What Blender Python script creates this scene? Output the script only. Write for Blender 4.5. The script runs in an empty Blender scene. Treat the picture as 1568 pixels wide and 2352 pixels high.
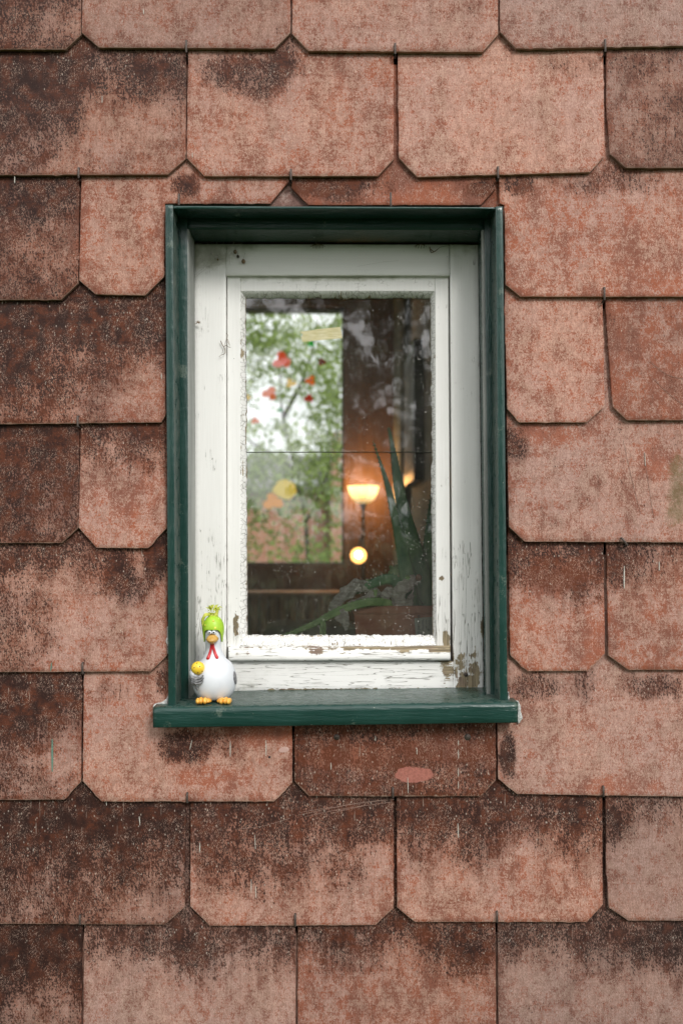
import bpy, bmesh, math, random
from mathutils import Vector, Matrix, noise as mn
from mathutils.geometry import delaunay_2d_cdt
random.seed(7)
S = bpy.context.scene
C = S.collection
R = math.radians
# ------------------------------------------------------------------ scale of the place: U metres per traced unit on the wall plane
U, D, CX, CY, EYE = 0.00065, 1.2, 784.0, 1232.0, 1.5
def at(px, py, y=0.0):
    k = U * (D + y) / D
    return Vector(((px - CX) * k, y, EYE + (CY - py) * k))
# ------------------------------------------------------------------ camera
cam = bpy.data.cameras.new('camera'); cam_o = bpy.data.objects.new('camera', cam); C.objects.link(cam_o)
cam_o.location = (0, -D, EYE); cam_o.rotation_euler = (R(90), 0, 0)
cam.sensor_fit = 'VERTICAL'; cam.sensor_height = 36; cam.sensor_width = 24
cam.lens = 36 * D / (2352 * U); cam.shift_y = 56 / 2352
cam.clip_start = 0.02; cam.clip_end = 2000
cam.dof.use_dof = True; cam.dof.focus_distance = 1.225; cam.dof.aperture_fstop = 3.4; cam.dof.aperture_blades = 0
S.camera = cam_o
# ------------------------------------------------------------------ sky, sun, exposure
SUN_EL, SUN_AZ = R(38), R(28)          # azimuth measured from the wall normal towards the right of the picture
W = bpy.data.worlds.new('World'); S.world = W; W.use_nodes = True
wn, wl = W.node_tree.nodes, W.node_tree.links
bg = wn['Background']
sky = wn.new('ShaderNodeTexSky'); sky.sky_type = 'NISHITA'; sky.sun_disc = False
sky.sun_elevation = SUN_EL; sky.sun_rotation = R(180) - SUN_AZ
sky.air_density = 1.0; sky.dust_density = 3.0; sky.ozone_density = 1.0
hs = wn.new('ShaderNodeHueSaturation'); hs.inputs['Saturation'].default_value = 0.10
wl.new(sky.outputs[0], hs.inputs['Color'])
# cloud deck: soft white overcast with slightly darker bellies
tc = wn.new('ShaderNodeTexCoord'); cn = wn.new('ShaderNodeTexNoise'); cn.inputs['Scale'].default_value = 2.2; cn.inputs['Detail'].default_value = 6
cr = wn.new('ShaderNodeMapRange'); cr.inputs['From Min'].default_value = 0.3; cr.inputs['From Max'].default_value = 0.7
cr.inputs['To Min'].default_value = 6.0; cr.inputs['To Max'].default_value = 9.5
cc = wn.new('ShaderNodeCombineColor')
wl.new(tc.outputs['Generated'], cn.inputs['Vector']); wl.new(cn.outputs['Fac'], cr.inputs['Value'])
sx = wn.new('ShaderNodeSeparateXYZ'); wl.new(tc.outputs['Generated'], sx.inputs[0])      # overcast sky: brighter overhead than at the horizon
zr = wn.new('ShaderNodeMapRange'); zr.inputs['From Min'].default_value = 0.0; zr.inputs['From Max'].default_value = 1.0; zr.inputs['To Min'].default_value = 0.9; zr.inputs['To Max'].default_value = 1.25
wl.new(sx.outputs[2], zr.inputs['Value']); zm = wn.new('ShaderNodeMath'); zm.operation = 'MULTIPLY'; wl.new(cr.outputs['Result'], zm.inputs[0]); wl.new(zr.outputs['Result'], zm.inputs[1])
for k in ('Red', 'Green', 'Blue'): wl.new(zm.outputs[0], cc.inputs[k])
mx = wn.new('ShaderNodeMix'); mx.data_type = 'RGBA'; mx.inputs['Factor'].default_value = 0.8
wl.new(hs.outputs['Color'], mx.inputs[6]); wl.new(cc.outputs['Color'], mx.inputs[7]); wl.new(mx.outputs[2], bg.inputs['Color'])
bg.inputs['Strength'].default_value = 0.15
sl = bpy.data.lights.new('sun', 'SUN'); sl.energy = 1.5; sl.angle = R(16); sl.color = (1.0, 0.97, 0.92)
so = bpy.data.objects.new('sun', sl); C.objects.link(so)
sdir = Vector((math.sin(SUN_AZ) * math.cos(SUN_EL), -math.cos(SUN_AZ) * math.cos(SUN_EL), math.sin(SUN_EL)))
so.location = sdir * 20; so.rotation_euler = sdir.to_track_quat('Z', 'Y').to_euler()
S.view_settings.view_transform = 'Standard'; S.view_settings.look = 'None'
S.view_settings.exposure = 0.55; S.view_settings.gamma = 1
S.cycles.max_bounces = 8; S.cycles.transparent_max_bounces = 16; S.cycles.caustics_reflective = False; S.cycles.caustics_refractive = False

# ------------------------------------------------------------------ node helpers
class NT:
    def __init__(s, name):
        s.m = bpy.data.materials.new(name); s.m.use_nodes = True
        s.t = s.m.node_tree; s.n = s.t.nodes; s.l = s.t.links
        s.b = s.n['Principled BSDF']; s.out = s.n['Material Output']
        s.pos = s.n.new('ShaderNodeNewGeometry').outputs['Position']
    def put(s, sock, v):
        if hasattr(v, 'is_output'): s.l.new(v, sock)
        elif isinstance(v, (tuple, list)) and len(v) == 3 and sock.type == 'RGBA': sock.default_value = (*v, 1)
        else: sock.default_value = v
    def noise(s, scale, detail=4, stretch=None, rot=None, off=0.0, rough=0.55, dist=0.0, src=None):
        v = src or s.pos
        if stretch or rot or off:
            mp = s.n.new('ShaderNodeMapping'); s.l.new(v, mp.inputs['Vector'])
            if rot: mp.inputs['Rotation'].default_value = rot
            if off: mp.inputs['Location'].default_value = (off, off * 1.7, off * .6)
            v = mp.outputs[0]
            if stretch:
                m2 = s.n.new('ShaderNodeMapping'); s.l.new(v, m2.inputs['Vector']); m2.inputs['Scale'].default_value = stretch; v = m2.outputs[0]
        t = s.n.new('ShaderNodeTexNoise'); s.l.new(v, t.inputs['Vector'])
        t.inputs['Scale'].default_value = scale; t.inputs['Detail'].default_value = detail
        t.inputs['Roughness'].default_value = rough; t.inputs['Distortion'].default_value = dist
        return t.outputs['Fac']
    def vor(s, scale, feature='F1', stretch=None, out='Distance', off=0.0, rand=1.0):
        v = s.pos
        if stretch or off:
            mp = s.n.new('ShaderNodeMapping'); s.l.new(v, mp.inputs['Vector'])
            if stretch: mp.inputs['Scale'].default_value = stretch
            if off: mp.inputs['Location'].default_value = (off, off, off)
            v = mp.outputs[0]
        t = s.n.new('ShaderNodeTexVoronoi'); t.feature = feature; s.l.new(v, t.inputs['Vector']); t.inputs['Scale'].default_value = scale
        t.inputs['Randomness'].default_value = rand
        return t.outputs[out]
    def math(s, op, a, b=0.0, c=None, clamp=False):
        n = s.n.new('ShaderNodeMath'); n.operation = op; n.use_clamp = clamp
        s.put(n.inputs[0], a); s.put(n.inputs[1], b)
        if c is not None: s.put(n.inputs[2], c)
        return n.outputs[0]
    def step(s, v, a, b, lo=0.0, hi=1.0):
        n = s.n.new('ShaderNodeMapRange'); n.interpolation_type = 'SMOOTHSTEP'
        s.put(n.inputs['Value'], v); n.inputs['From Min'].default_value = a; n.inputs['From Max'].default_value = b
        n.inputs['To Min'].default_value = lo; n.inputs['To Max'].default_value = hi
        return n.outputs['Result']
    def mix(s, f, a, b):
        n = s.n.new('ShaderNodeMix'); n.data_type = 'RGBA'; s.put(n.inputs[0], f); s.put(n.inputs[6], a); s.put(n.inputs[7], b); return n.outputs[2]
    def attr(s, name):
        n = s.n.new('ShaderNodeAttribute'); n.attribute_name = name; return n.outputs['Fac']
    def oattr(s, name):
        n = s.n.new('ShaderNodeAttribute'); n.attribute_type = 'OBJECT'; n.attribute_name = name; return n.outputs['Fac']
    def bump(s, h, strength=0.3, dist=0.001):
        n = s.n.new('ShaderNodeBump'); s.put(n.inputs['Height'], h); n.inputs['Strength'].default_value = strength; n.inputs['Distance'].default_value = dist
        s.l.new(n.outputs[0], s.b.inputs['Normal']); return n.outputs[0]
    def fin(s, col, rough=0.6, spec=0.5, **kw):
        s.put(s.b.inputs['Base Color'], col); s.put(s.b.inputs['Roughness'], rough); s.put(s.b.inputs['Specular IOR Level'], spec)
        for k, v in kw.items(): s.put(s.b.inputs[k.replace('_', ' ')], v)
        return s.m

def m_shingle():
    t = NT('shingle')
    dk, og, sp, ed, pt = t.attr('dk'), t.attr('og'), t.attr('sp'), t.attr('ed'), t.attr('pt')
    n1 = t.noise(560, 3, (1, 1, .62), rough=.6, dist=.5)
    n2 = t.noise(70, 5, (1, 1, .8), off=3.1)
    n3 = t.noise(9, 3, off=7.7)
    n4 = t.noise(260, 4, (1, 1, 1), off=1.3, dist=1.2)
    n5 = t.noise(24, 5, (1.0, 1, .6), off=5.3)
    nv = t.noise(430, 2, (1, 1, .36), rot=(0, R(17), 0), off=4.9, rough=.5)
    nh = t.noise(60, 3, (.35, 1, 5.5), off=8.9, rough=.6)
    nvl = t.noise(60, 3, (6.0, 1, .35), off=18.9, rough=.6)
    v = t.math('MULTIPLY_ADD', n1, 2.7, t.math('MULTIPLY', dk, 1.6))
    v = t.math('MULTIPLY_ADD', nv, 1.7, v)
    v = t.math('MULTIPLY_ADD', n2, 1.1, v)
    v = t.math('MULTIPLY_ADD', n4, 1.5, v)
    v = t.math('MULTIPLY_ADD', n5, .6, v)
    v = t.math('MULTIPLY_ADD', nh, .55, v)
    v = t.math('MULTIPLY_ADD', nvl, .75, v)
    dark = t.step(v, 4.93, 5.36)                     # mean of the noises is about 4.45
    tan = t.mix(t.step(n3, .35, .65), (.48, .275, .212), (.44, .268, .222))
    tan = t.mix(t.step(n5, .46, .66, 0, .6), tan, (.385, .245, .18))
    tan = t.mix(t.step(t.noise(150, 4, (1, 1, .7), off=17, dist=.6), .40, .66, 0, .60), tan, (.29, .155, .115))
    tan = t.mix(t.step(nvl, .48, .70, 0, .35), tan, (.30, .16, .12))
    tan = t.mix(t.step(nh, .52, .74, 0, .30), tan, (.27, .13, .09))
    tan = t.mix(t.step(t.noise(760, 2, (1, 1, .45), off=9), .46, .60, 0, .40), tan, (.17, .080, .055))
    v2 = t.math('MULTIPLY_ADD', n2, 1.5, og)
    v2 = t.math('MULTIPLY_ADD', t.noise(380, 3, (1, 1, .7), off=11.0, dist=1.2), 2.5, v2)
    v2 = t.math('MULTIPLY_ADD', n5, .8, v2)
    v2 = t.math('MULTIPLY_ADD', nh, .5, v2)
    rust = t.step(v2, 2.98, 3.32)
    rc = t.mix(t.step(n5, .4, .62), (.29, .078, .035), (.19, .060, .038))
    light = t.mix(t.math('MULTIPLY', rust, .85), tan, rc)
    # soft brown film that thickens towards the sheltered dark parts, under the speckle
    sv = t.math('MULTIPLY_ADD', n5, .8, t.math('MULTIPLY_ADD', n2, .5, t.math('MULTIPLY_ADD', nvl, .5, dk)))
    film = t.mix(t.step(n3, .4, .6), (.185, .074, .048), (.15, .075, .058))
    light = t.mix(t.step(sv, .80, 1.55, 0, .80), light, film)
    dcol = t.mix(t.step(n2, .38, .62), (.026, .0105, .008), (.056, .0195, .0125))
    mo_ = t.math('ADD', t.math('MULTIPLY', n2, .5), t.math('MULTIPLY', n4, .3))
    mo_ = t.math('MULTIPLY_ADD', nh, .2, mo_)
    dcol = t.mix(t.step(t.math('ADD', mo_, t.math('MULTIPLY', og, .22)), .56, .74, 0, .85), dcol, (.125, .036, .016))
    dcol = t.mix(t.step(t.noise(13, 3, off=21), .60, .74, 0, .3), dcol, (.048, .038, .034))
    col = t.mix(t.math('MULTIPLY', dark, .97), light, dcol)
    # pale hair-like flecks
    h1 = t.noise(1, 1, (1500, 1, 260), rot=(0, R(24), 0), off=.1)
    h2 = t.noise(1, 1, (1500, 1, 240), rot=(0, R(-38), 0), off=.37)
    h3 = t.noise(1, 1, (1700, 1, 210), rot=(0, R(6), 0), off=.71)
    hm = t.math('MAXIMUM', t.math('MAXIMUM', t.step(h1, .645, .70), t.step(h2, .66, .71)), t.step(h3, .66, .71))
    hm = t.math('MULTIPLY', hm, t.step(t.noise(40, 3, off=2.2), .38, .6))
    col = t.mix(t.math('MULTIPLY', hm, .70), col, (.58, .40, .32))
    # white drip spots
    vd = t.vor(190, stretch=(1, .02, .55), off=.4)
    vs = t.noise(95, 2, off=4.4)
    spot = t.math('MULTIPLY', t.step(vd, .10, .20, 1, 0), t.step(t.math('MULTIPLY_ADD', sp, .45, vs), .66, .74))
    st = t.math('MULTIPLY', t.step(t.noise(1, 1, (520, 1, 26), off=.9), .70, .76), t.step(t.math('MULTIPLY_ADD', sp, .4, n2), .72, .8))
    col = t.mix(t.math('MULTIPLY', t.math('MAXIMUM', spot, t.math('MULTIPLY', st, .6)), .62), col, (.56, .47, .40))
    # worn pale lip along the cut edge, rubbed patches
    em = t.step(t.math('MULTIPLY_ADD', n1, .8, ed), 1.02, 1.24)
    col = t.mix(t.math('MULTIPLY', em, .55), col, (.40, .27, .205))
    col = t.mix(t.step(t.math('MULTIPLY_ADD', n1, .5, t.math('MULTIPLY_ADD', n2, .7, pt)), 1.05, 1.22, 0, .85), col, t.mix(t.step(n4, .4, .6), (.42, .16, .125), (.33, .125, .095)))
    mo = t.step(t.math('MULTIPLY_ADD', n4, .9, t.math('MULTIPLY_ADD', n2, .8, t.attr('mo'))), 1.15, 1.75, 0, .7)
    col = t.mix(mo, col, (.15, .125, .06))
    tn = t.n.new('ShaderNodeHueSaturation'); t.put(tn.inputs['Color'], col)
    t.put(tn.inputs['Value'], t.oattr('tone')); t.put(tn.inputs['Saturation'], t.oattr('satn'))
    hgt = t.math('ADD', t.math('MULTIPLY', dark, -.25), t.math('ADD', n1, t.math('MULTIPLY', n4, .7)))
    t.bump(hgt, .8, .0009)
    return t.fin(tn.outputs[0], t.step(dark, 0, 1, .85, .68), .16)
def m_white():
    """old white gloss paint on softwood: attributes wr = how cracked, pl = peeled to the wood, hz = grain runs sideways, di = grime"""
    t = NT('old_white_paint')
    wr, pl, hz, di = t.attr('wr'), t.attr('pl'), t.oattr('hz'), t.attr('di')
    gv = t.noise(1, 3, (520, 60, 16), off=.3, dist=.2); gh = t.noise(1, 3, (14, 60, 560), off=.7, dist=.2)
    g = t.math('ADD', t.math('MULTIPLY', gv, t.math('SUBTRACT', 1.0, hz)), t.math('MULTIPLY', gh, hz))
    cv = t.noise(1, 2, (170, 30, 9), off=2.3, dist=.35); ch = t.noise(1, 2, (9, 30, 190), off=5.7, dist=.35)
    c = t.math('ADD', t.math('MULTIPLY', cv, t.math('SUBTRACT', 1.0, hz)), t.math('MULTIPLY', ch, hz))
    crack = t.step(t.math('ABSOLUTE', t.math('SUBTRACT', c, .5)), .0, .016, 1, 0)
    crack = t.math('MULTIPLY', crack, t.step(t.math('MULTIPLY_ADD', t.noise(38, 4, off=6), 1.5, wr), 1.12, 1.3))
    net = t.step(t.vor(150, 'DISTANCE_TO_EDGE', (1, .05, 1)), .012, .05, 1, 0)
    net = t.math('MULTIPLY', net, t.step(t.math('MULTIPLY_ADD', t.noise(55, 3, off=1), 1.4, t.attr('nt')), 1.15, 1.35))
    pv = t.math('MULTIPLY_ADD', g, .55, t.math('MULTIPLY_ADD', t.noise(120, 4, off=8), .6, pl))
    peel = t.step(pv, 1.05, 1.09)
    wood = t.mix(t.step(g, .4, .6), (.17, .135, .085), (.34, .275, .175))
    wood = t.mix(t.step(t.noise(30, 3, off=4), .5, .7), wood, (.20, .14, .105))
    base = t.mix(t.step(t.noise(5, 4), .35, .65), (.82, .812, .79), (.78, .77, .745))
    base = t.mix(t.step(g, .35, .7, 0, .15), base, (.6, .59, .56))
    dn = t.math('MULTIPLY_ADD', t.noise(60, 5, off=12), .9, di)
    base = t.mix(t.step(dn, .75, 1.3, 0, .75), base, (.33, .33, .24))
    sv = t.vor(120, off=.8); ss = t.step(sv, .05, .09, 1, 0)
    ss = t.math('MULTIPLY', ss, t.step(t.math('MULTIPLY_ADD', di, .25, t.noise(34, 3, off=33)), .60, .66))
    base = t.mix(t.math('MULTIPLY', ss, .8), base, (.09, .07, .05))
    col = t.mix(peel, base, wood)
    cm = t.math('MAXIMUM', crack, t.math('MULTIPLY', net, .75))
    col = t.mix(t.math('MULTIPLY', cm, .85), col, (.10, .085, .06))
    lip = t.math('MULTIPLY', t.step(pv, .99, 1.05), t.math('SUBTRACT', 1.0, peel))
    h = t.math('ADD', t.math('MULTIPLY', peel, -1.6), t.math('ADD', t.math('MULTIPLY', cm, -1.4), t.math('MULTIPLY', g, .35)))
    h = t.math('MULTIPLY_ADD', lip, .4, h)
    t.bump(h, .6, .0006)
    return t.fin(col, t.step(peel, 0, 1, .42, .85), .45)
def m_green():
    t = NT('green_gloss_paint')
    drip = t.noise(1, 3, (210, 40, 24), off=1.1, dist=.6); fine = t.noise(420, 3, off=2)
    hz = t.oattr('hz'); dr2 = t.noise(1, 3, (20, 40, 210), off=3.1, dist=.6)
    d = t.math('ADD', t.math('MULTIPLY', drip, t.math('SUBTRACT', 1.0, hz)), t.math('MULTIPLY', dr2, hz))
    col = t.mix(t.step(t.noise(14, 4), .4, .65), (.008, .036, .029), (.012, .045, .037))
    du = t.step(t.math('MULTIPLY_ADD', t.noise(75, 5, off=5), .6, t.attr('du')), .62, 1.0, 0, .55)
    col = t.mix(du, col, (.17, .18, .15))
    sv = t.math('MULTIPLY', t.step(t.vor(150), .05, .1, 1, 0), t.step(t.math('MULTIPLY_ADD', t.attr('du'), .2, t.noise(40, 3, off=31)), .62, .68))
    col = t.mix(t.math('MULTIPLY', sv, .75), col, (.42, .43, .36))
    wear = t.step(t.math('MULTIPLY_ADD', fine, .3, t.noise(30, 5, off=15)), .80, .86)
    col = t.mix(t.math('MULTIPLY', wear, .5), col, (.12, .15, .12))
    lump = t.noise(60, 3, off=9, dist=.5)
    t.bump(t.math('ADD', d, t.math('ADD', t.math('MULTIPLY', fine, .12), t.math('MULTIPLY', lump, .5))), .55, .0020)
    return t.fin(col, t.step(du, 0, .5, .26, .6), .5)
def m_simple(name, c1, c2, scale=40, rough=.6, spec=.4, bump=.2, bd=.001, stretch=None, detail=4, lo=.38, hi=.64, **kw):
    t = NT(name); n = t.noise(scale, detail, stretch)
    if bump: t.bump(t.noise(scale * 3, 4, stretch, off=3), bump, bd)
    return t.fin(t.mix(t.step(n, lo, hi), c1, c2), rough, spec, **kw)
def m_emit(name, c, s):
    t = NT(name); t.b.inputs['Emission Color'].default_value = (*c, 1); t.b.inputs['Emission Strength'].default_value = s
    return t.fin(c, .5)
def m_bowl():
    t = NT('lit_glass_bowl'); sep = t.n.new('ShaderNodeSeparateXYZ'); t.l.new(t.pos, sep.inputs[0])
    g = t.step(sep.outputs[2], 1.70, 1.80, .38, 2.6)
    t.b.inputs['Emission Color'].default_value = (1.0, .62, .22, 1); t.l.new(g, t.b.inputs['Emission Strength'])
    return t.fin((.6, .45, .25), .4)
def m_glass(dirt=1.0, name='window_glass', boost=3.2):
    t = NT(name); t.n.remove(t.b)
    tr = t.n.new('ShaderNodeBsdfTransparent'); tr.inputs[0].default_value = (.93, .955, .94, 1)
    gl = t.n.new('ShaderNodeBsdfGlossy'); gl.inputs['Roughness'].default_value = .03; gl.inputs['Color'].default_value = (1, 1, 1, 1)
    bp = t.n.new('ShaderNodeBump'); bp.inputs['Strength'].default_value = .13; bp.inputs['Distance'].default_value = .0011
    t.l.new(t.noise(26, 2, (1, 1, .7)), bp.inputs['Height']); t.l.new(bp.outputs[0], gl.inputs['Normal'])
    fr = t.n.new('ShaderNodeFresnel'); fr.inputs['IOR'].default_value = 1.5
    f = t.math('MULTIPLY', fr.outputs[0], boost, clamp=True)
    a = t.n.new('ShaderNodeMixShader'); t.l.new(f, a.inputs[0]); t.l.new(tr.outputs[0], a.inputs[1]); t.l.new(gl.outputs[0], a.inputs[2])
    if not dirt: t.l.new(a.outputs[0], t.out.inputs[0]); return t.m
    df = t.n.new('ShaderNodeBsdfDiffuse'); df.inputs[0].default_value = (.62, .60, .56, 1)
    sp1 = t.math('MULTIPLY', t.step(t.vor(260, off=.2, stretch=(1, .1, 1)), .13, .24, 1, 0), t.step(t.noise(45, 3, off=2), .50, .60))
    sp2 = t.math('MULTIPLY', t.step(t.vor(110, off=.6, stretch=(1, .1, .7)), .07, .12, 1, 0), t.step(t.noise(17, 3, off=6), .46, .56))
    hr = t.math('MULTIPLY', t.step(t.noise(1, 1, (900, 1, 45), rot=(0, R(6), 0), off=.2), .72, .78), t.step(t.noise(20, 3, off=9), .5, .64))
    haze = t.step(t.noise(11, 5, (1, 1, .5), off=14), .35, .8, .012, .05)
    m = t.math('MAXIMUM', t.math('MAXIMUM', t.math('MULTIPLY', sp1, .4), t.math('MULTIPLY', sp2, .5)), t.math('MULTIPLY', hr, .6))
    m = t.math('MAXIMUM', t.math('MULTIPLY', m, dirt), haze)
    b = t.n.new('ShaderNodeMixShader'); t.l.new(m, b.inputs[0]); t.l.new(a.outputs[0], b.inputs[1]); t.l.new(df.outputs[0], b.inputs[2])
    t.l.new(b.outputs[0], t.out.inputs[0]); return t.m
def m_leaf(name, c1, c2):
    t = NT(name); n = t.noise(1.7, 4); n2 = t.noise(40, 2)
    col = t.mix(t.step(n, .4, .62), c1, c2); col = t.mix(t.step(n2, .4, .7, 0, .5), col, tuple(min(1, x * 1.7) for x in c2))
    t.fin(col, .55, .35)
    tl = t.n.new('ShaderNodeBsdfTranslucent'); t.l.new(col, tl.inputs[0])
    ms = t.n.new('ShaderNodeMixShader'); ms.inputs[0].default_value = .4
    t.l.new(t.b.outputs[0], ms.inputs[1]); t.l.new(tl.outputs[0], ms.inputs[2]); t.l.new(ms.outputs[0], t.out.inputs[0])
    return t.m
M = {
 'shingle': m_shingle(), 'white': m_white(), 'green': m_green(),
 'glass': m_glass(1.0), 'clear': m_glass(0, 'clear_glass', 1.0),
 'steel': m_simple('rusted_steel', (.05, .042, .038), (.12, .09, .075), 900, .55, .5, .3, Metallic=.5),
 'liner': m_simple('grey_white_liner', (.22, .23, .215), (.33, .34, .32), 30, .6, .3, .1, stretch=(1, 1, .12)),
 'felt': m_simple('dark_underlay', (.03, .02, .018), (.06, .035, .03), 60, .9, .1),
 'caulk': m_simple('white_filler', (.36, .36, .35), (.58, .58, .56), 300, .7, .3, .6, .002),
 'inner_wall': m_simple('brown_panelling', (.11, .064, .042), (.15, .088, .056), 7, .6, .3, .2, .002, stretch=(6, 6, .6)),
 'inner_plain': m_simple('inner_plaster', (.52, .46, .34), (.60, .53, .40), 5, .8, .2),
 'ceiling': m_simple('ceiling_paint', (.62, .60, .56), (.68, .66, .62), 4, .9, .2),
 'boards': m_simple('floorboards', (.10, .06, .035), (.16, .10, .06), 6, .5, .4, stretch=(8, .6, 1)),
 'dark_trim': m_simple('dark_window_trim', (.045, .04, .05), (.07, .06, .065), 20, .5, .4),
 'terracotta': m_simple('terracotta', (.42, .17, .11), (.50, .23, .155), 22, .75, .25, .35, .0006, stretch=(.35, 1, 2.4)),
 'aloe': m_simple('aloe_skin', (.06, .18, .08), (.14, .28, .11), 55, .42, .5, .15, stretch=(1, 1, .35)),
 'aloe_pale': m_simple('pale_aloe_skin', (.22, .36, .12), (.36, .50, .20), 45, .45, .5, .15),
 'withered': m_simple('withered_leaf', (.38, .33, .30), (.55, .49, .45), 80, .85, .15, .7, .0015, stretch=(1, 1, 2.5)),
 'soil': m_simple('soil', (.03, .022, .016), (.06, .045, .03), 300, .95, .1, .8, .003),
 'sticker': m_simple('label_paper', (.50, .53, .44), (.56, .58, .50), 30, .6, .3, 0),
 'ink': m_simple('label_ink', (.07, .10, .09), (.10, .13, .12), 30, .6, .3, 0),
 'radiator': m_simple('radiator_enamel', (.6, .47, .38), (.68, .54, .44), 9, .4, .4),
 'sofa': m_simple('grey_upholstery', (.62, .56, .52), (.70, .64, .60), 260, .9, .15, .5),
 'lampmetal': m_simple('lamp_metal', (.10, .085, .07), (.16, .13, .10), 30, .35, .5, Metallic=.7),
 'bowl': m_bowl(), 'bulb': m_emit('lit_bulb', (1.0, .86, .6), 14.0),
 'lens': m_emit('lit_reflector', (.9, .5, .14), .22),
 'frame_dark': m_simple('dark_picture_frame', (.02, .018, .018), (.045, .04, .04), 40, .4, .5),
 'canvas': m_simple('picture_canvas', (.09, .10, .10), (.20, .20, .18), 6, .6, .3),
 'brick': None, 'slate': m_simple('grey_roof', (.13, .12, .13), (.20, .19, .20), 2.0, .8, .2),
 'bark': m_simple('bark', (.06, .052, .04), (.12, .10, .08), 14, .9, .2, .6, .01, stretch=(3, 3, .5)),
 'leaf_a': m_leaf('tree_leaves', (.17, .25, .055), (.31, .40, .11)),
 'leaf_b': m_leaf('dark_leaves', (.045, .07, .025), (.075, .105, .04)),
 'grass': m_simple('grass', (.035, .06, .018), (.07, .10, .035), 3, .9, .2, .6, .03),
 'porcelain': m_simple('white_glaze', (.60, .62, .66), (.64, .66, .69), 30, .42, .4, .05),
 'grey_paint': m_simple('grey_glaze', (.10, .10, .105), (.22, .22, .225), 260, .5, .4, .3),
 'lime': m_simple('lime_glaze', (.30, .50, .03), (.36, .56, .04), 60, .40, .4, .1),
 'yellowdot': m_simple('yellow_dot', (.62, .55, .06), (.7, .62, .1), 60, .35, .5, 0),
 'eggy': m_simple('yellow_glaze', (.72, .47, .03), (.80, .56, .05), 90, .35, .5, .1),
 'orange': m_simple('orange_glaze', (.66, .30, .04), (.78, .45, .08), 130, .38, .5, .2),
 'ochre': m_simple('ochre_glaze', (.42, .23, .045), (.58, .36, .10), 110, .36, .5, .15, stretch=(1, 1, .5)),
 'red': m_simple('red_glaze', (.46, .018, .022), (.56, .03, .035), 60, .3, .5, .05),
 'black': m_simple('black_glaze', (.01, .01, .012), (.02, .02, .022), 60, .25, .5, 0),
 'brown_dot': m_simple('brown_dot', (.13, .055, .015), (.2, .08, .02), 60, .5, .3, 0),
 'raffia': m_simple('lime_raffia', (.42, .50, .05), (.62, .62, .12), 200, .6, .3, .2),
 'white_thread': m_simple('white_thread', (.7, .7, .66), (.78, .78, .74), 200, .7, .3, .2),
 'husk': m_simple('brown_husk', (.13, .085, .05), (.30, .21, .13), 600, .8, .2, .4),
 'twig': m_simple('dry_twig', (.11, .08, .055), (.26, .19, .12), 500, .8, .2, .4),
 'web': m_simple('cobweb_thread', (.42, .40, .36), (.55, .53, .48), 100, .8, .2, 0),
 'tape': None, 'masonry': m_simple('inner_masonry', (.3, .27, .23), (.4, .36, .3), 5, .9, .2),
}
def m_brick():
    t = NT('pink_brick'); b = t.n.new('ShaderNodeTexBrick'); mp = t.n.new('ShaderNodeMapping')
    mp.inputs['Rotation'].default_value = (R(90), 0, 0); t.l.new(t.pos, mp.inputs[0]); t.l.new(mp.outputs[0], b.inputs[0])
    b.inputs['Color1'].default_value = (.44, .21, .14, 1); b.inputs['Color2'].default_value = (.34, .15, .10, 1); b.inputs['Mortar'].default_value = (.42, .34, .28, 1)
    b.inputs['Scale'].default_value = 1.0; b.inputs['Brick Width'].default_value = .5; b.inputs['Row Height'].default_value = .17; b.inputs['Mortar Size'].default_value = .012
    return t.fin(b.outputs[0], .85, .2)
M['brick'] = m_brick()
def m_tape():
    t = NT('masking_tape'); n = t.noise(1, 3, (60, 1, 420)); t.bump(t.noise(500, 3), .3, .0003)
    return t.fin(t.mix(t.step(n, .4, .62), (.52, .46, .25), (.60, .54, .32)), .7, .3, Alpha=.9)
M['tape'] = m_tape()
def flat(name, c, a=1.0):
    t = NT(name); return t.fin(c, .5, .3, Alpha=a)

# ------------------------------------------------------------------ object helpers
def empty(name, loc, label, cat, group=None, kind=None):
    o = bpy.data.objects.new(name, None); C.objects.link(o); o.location = loc; o.empty_display_size = .05
    tag(o, label, cat, group, kind); return o
def tag(o, label=None, cat=None, group=None, kind=None):
    if label: o['label'] = label
    if cat: o['category'] = cat
    if group: o['group'] = group
    if kind: o['kind'] = kind
    return o
def origin_of(o):
    v = Vector((0, 0, 0))
    while o: v += o.location; o = o.parent
    return v
def mesh_obj(name, me, mat, parent=None, org=None):
    """me has world coordinates; the origin goes to org (default: centre of its base)"""
    vs = [v.co for v in me.vertices]
    if org is None:
        lo = Vector([min(v[i] for v in vs) for i in range(3)]); hi = Vector([max(v[i] for v in vs) for i in range(3)])
        org = Vector(((lo.x + hi.x) / 2, (lo.y + hi.y) / 2, lo.z))
    me.transform(Matrix.Translation(-Vector(org)))
    o = bpy.data.objects.new(name, me); C.objects.link(o)
    if mat: me.materials.append(mat)
    if parent: o.parent = parent; o.location = Vector(org) - origin_of(parent)
    else: o.location = org
    return o
def bm_obj(name, bm, mat, parent=None, smooth=True, org=None):
    me = bpy.data.meshes.new(name); bmesh.ops.recalc_face_normals(bm, faces=bm.faces); bm.to_mesh(me); bm.free()
    if smooth:
        for p in me.polygons: p.use_smooth = True
    return mesh_obj(name, me, mat, parent, org)
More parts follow.
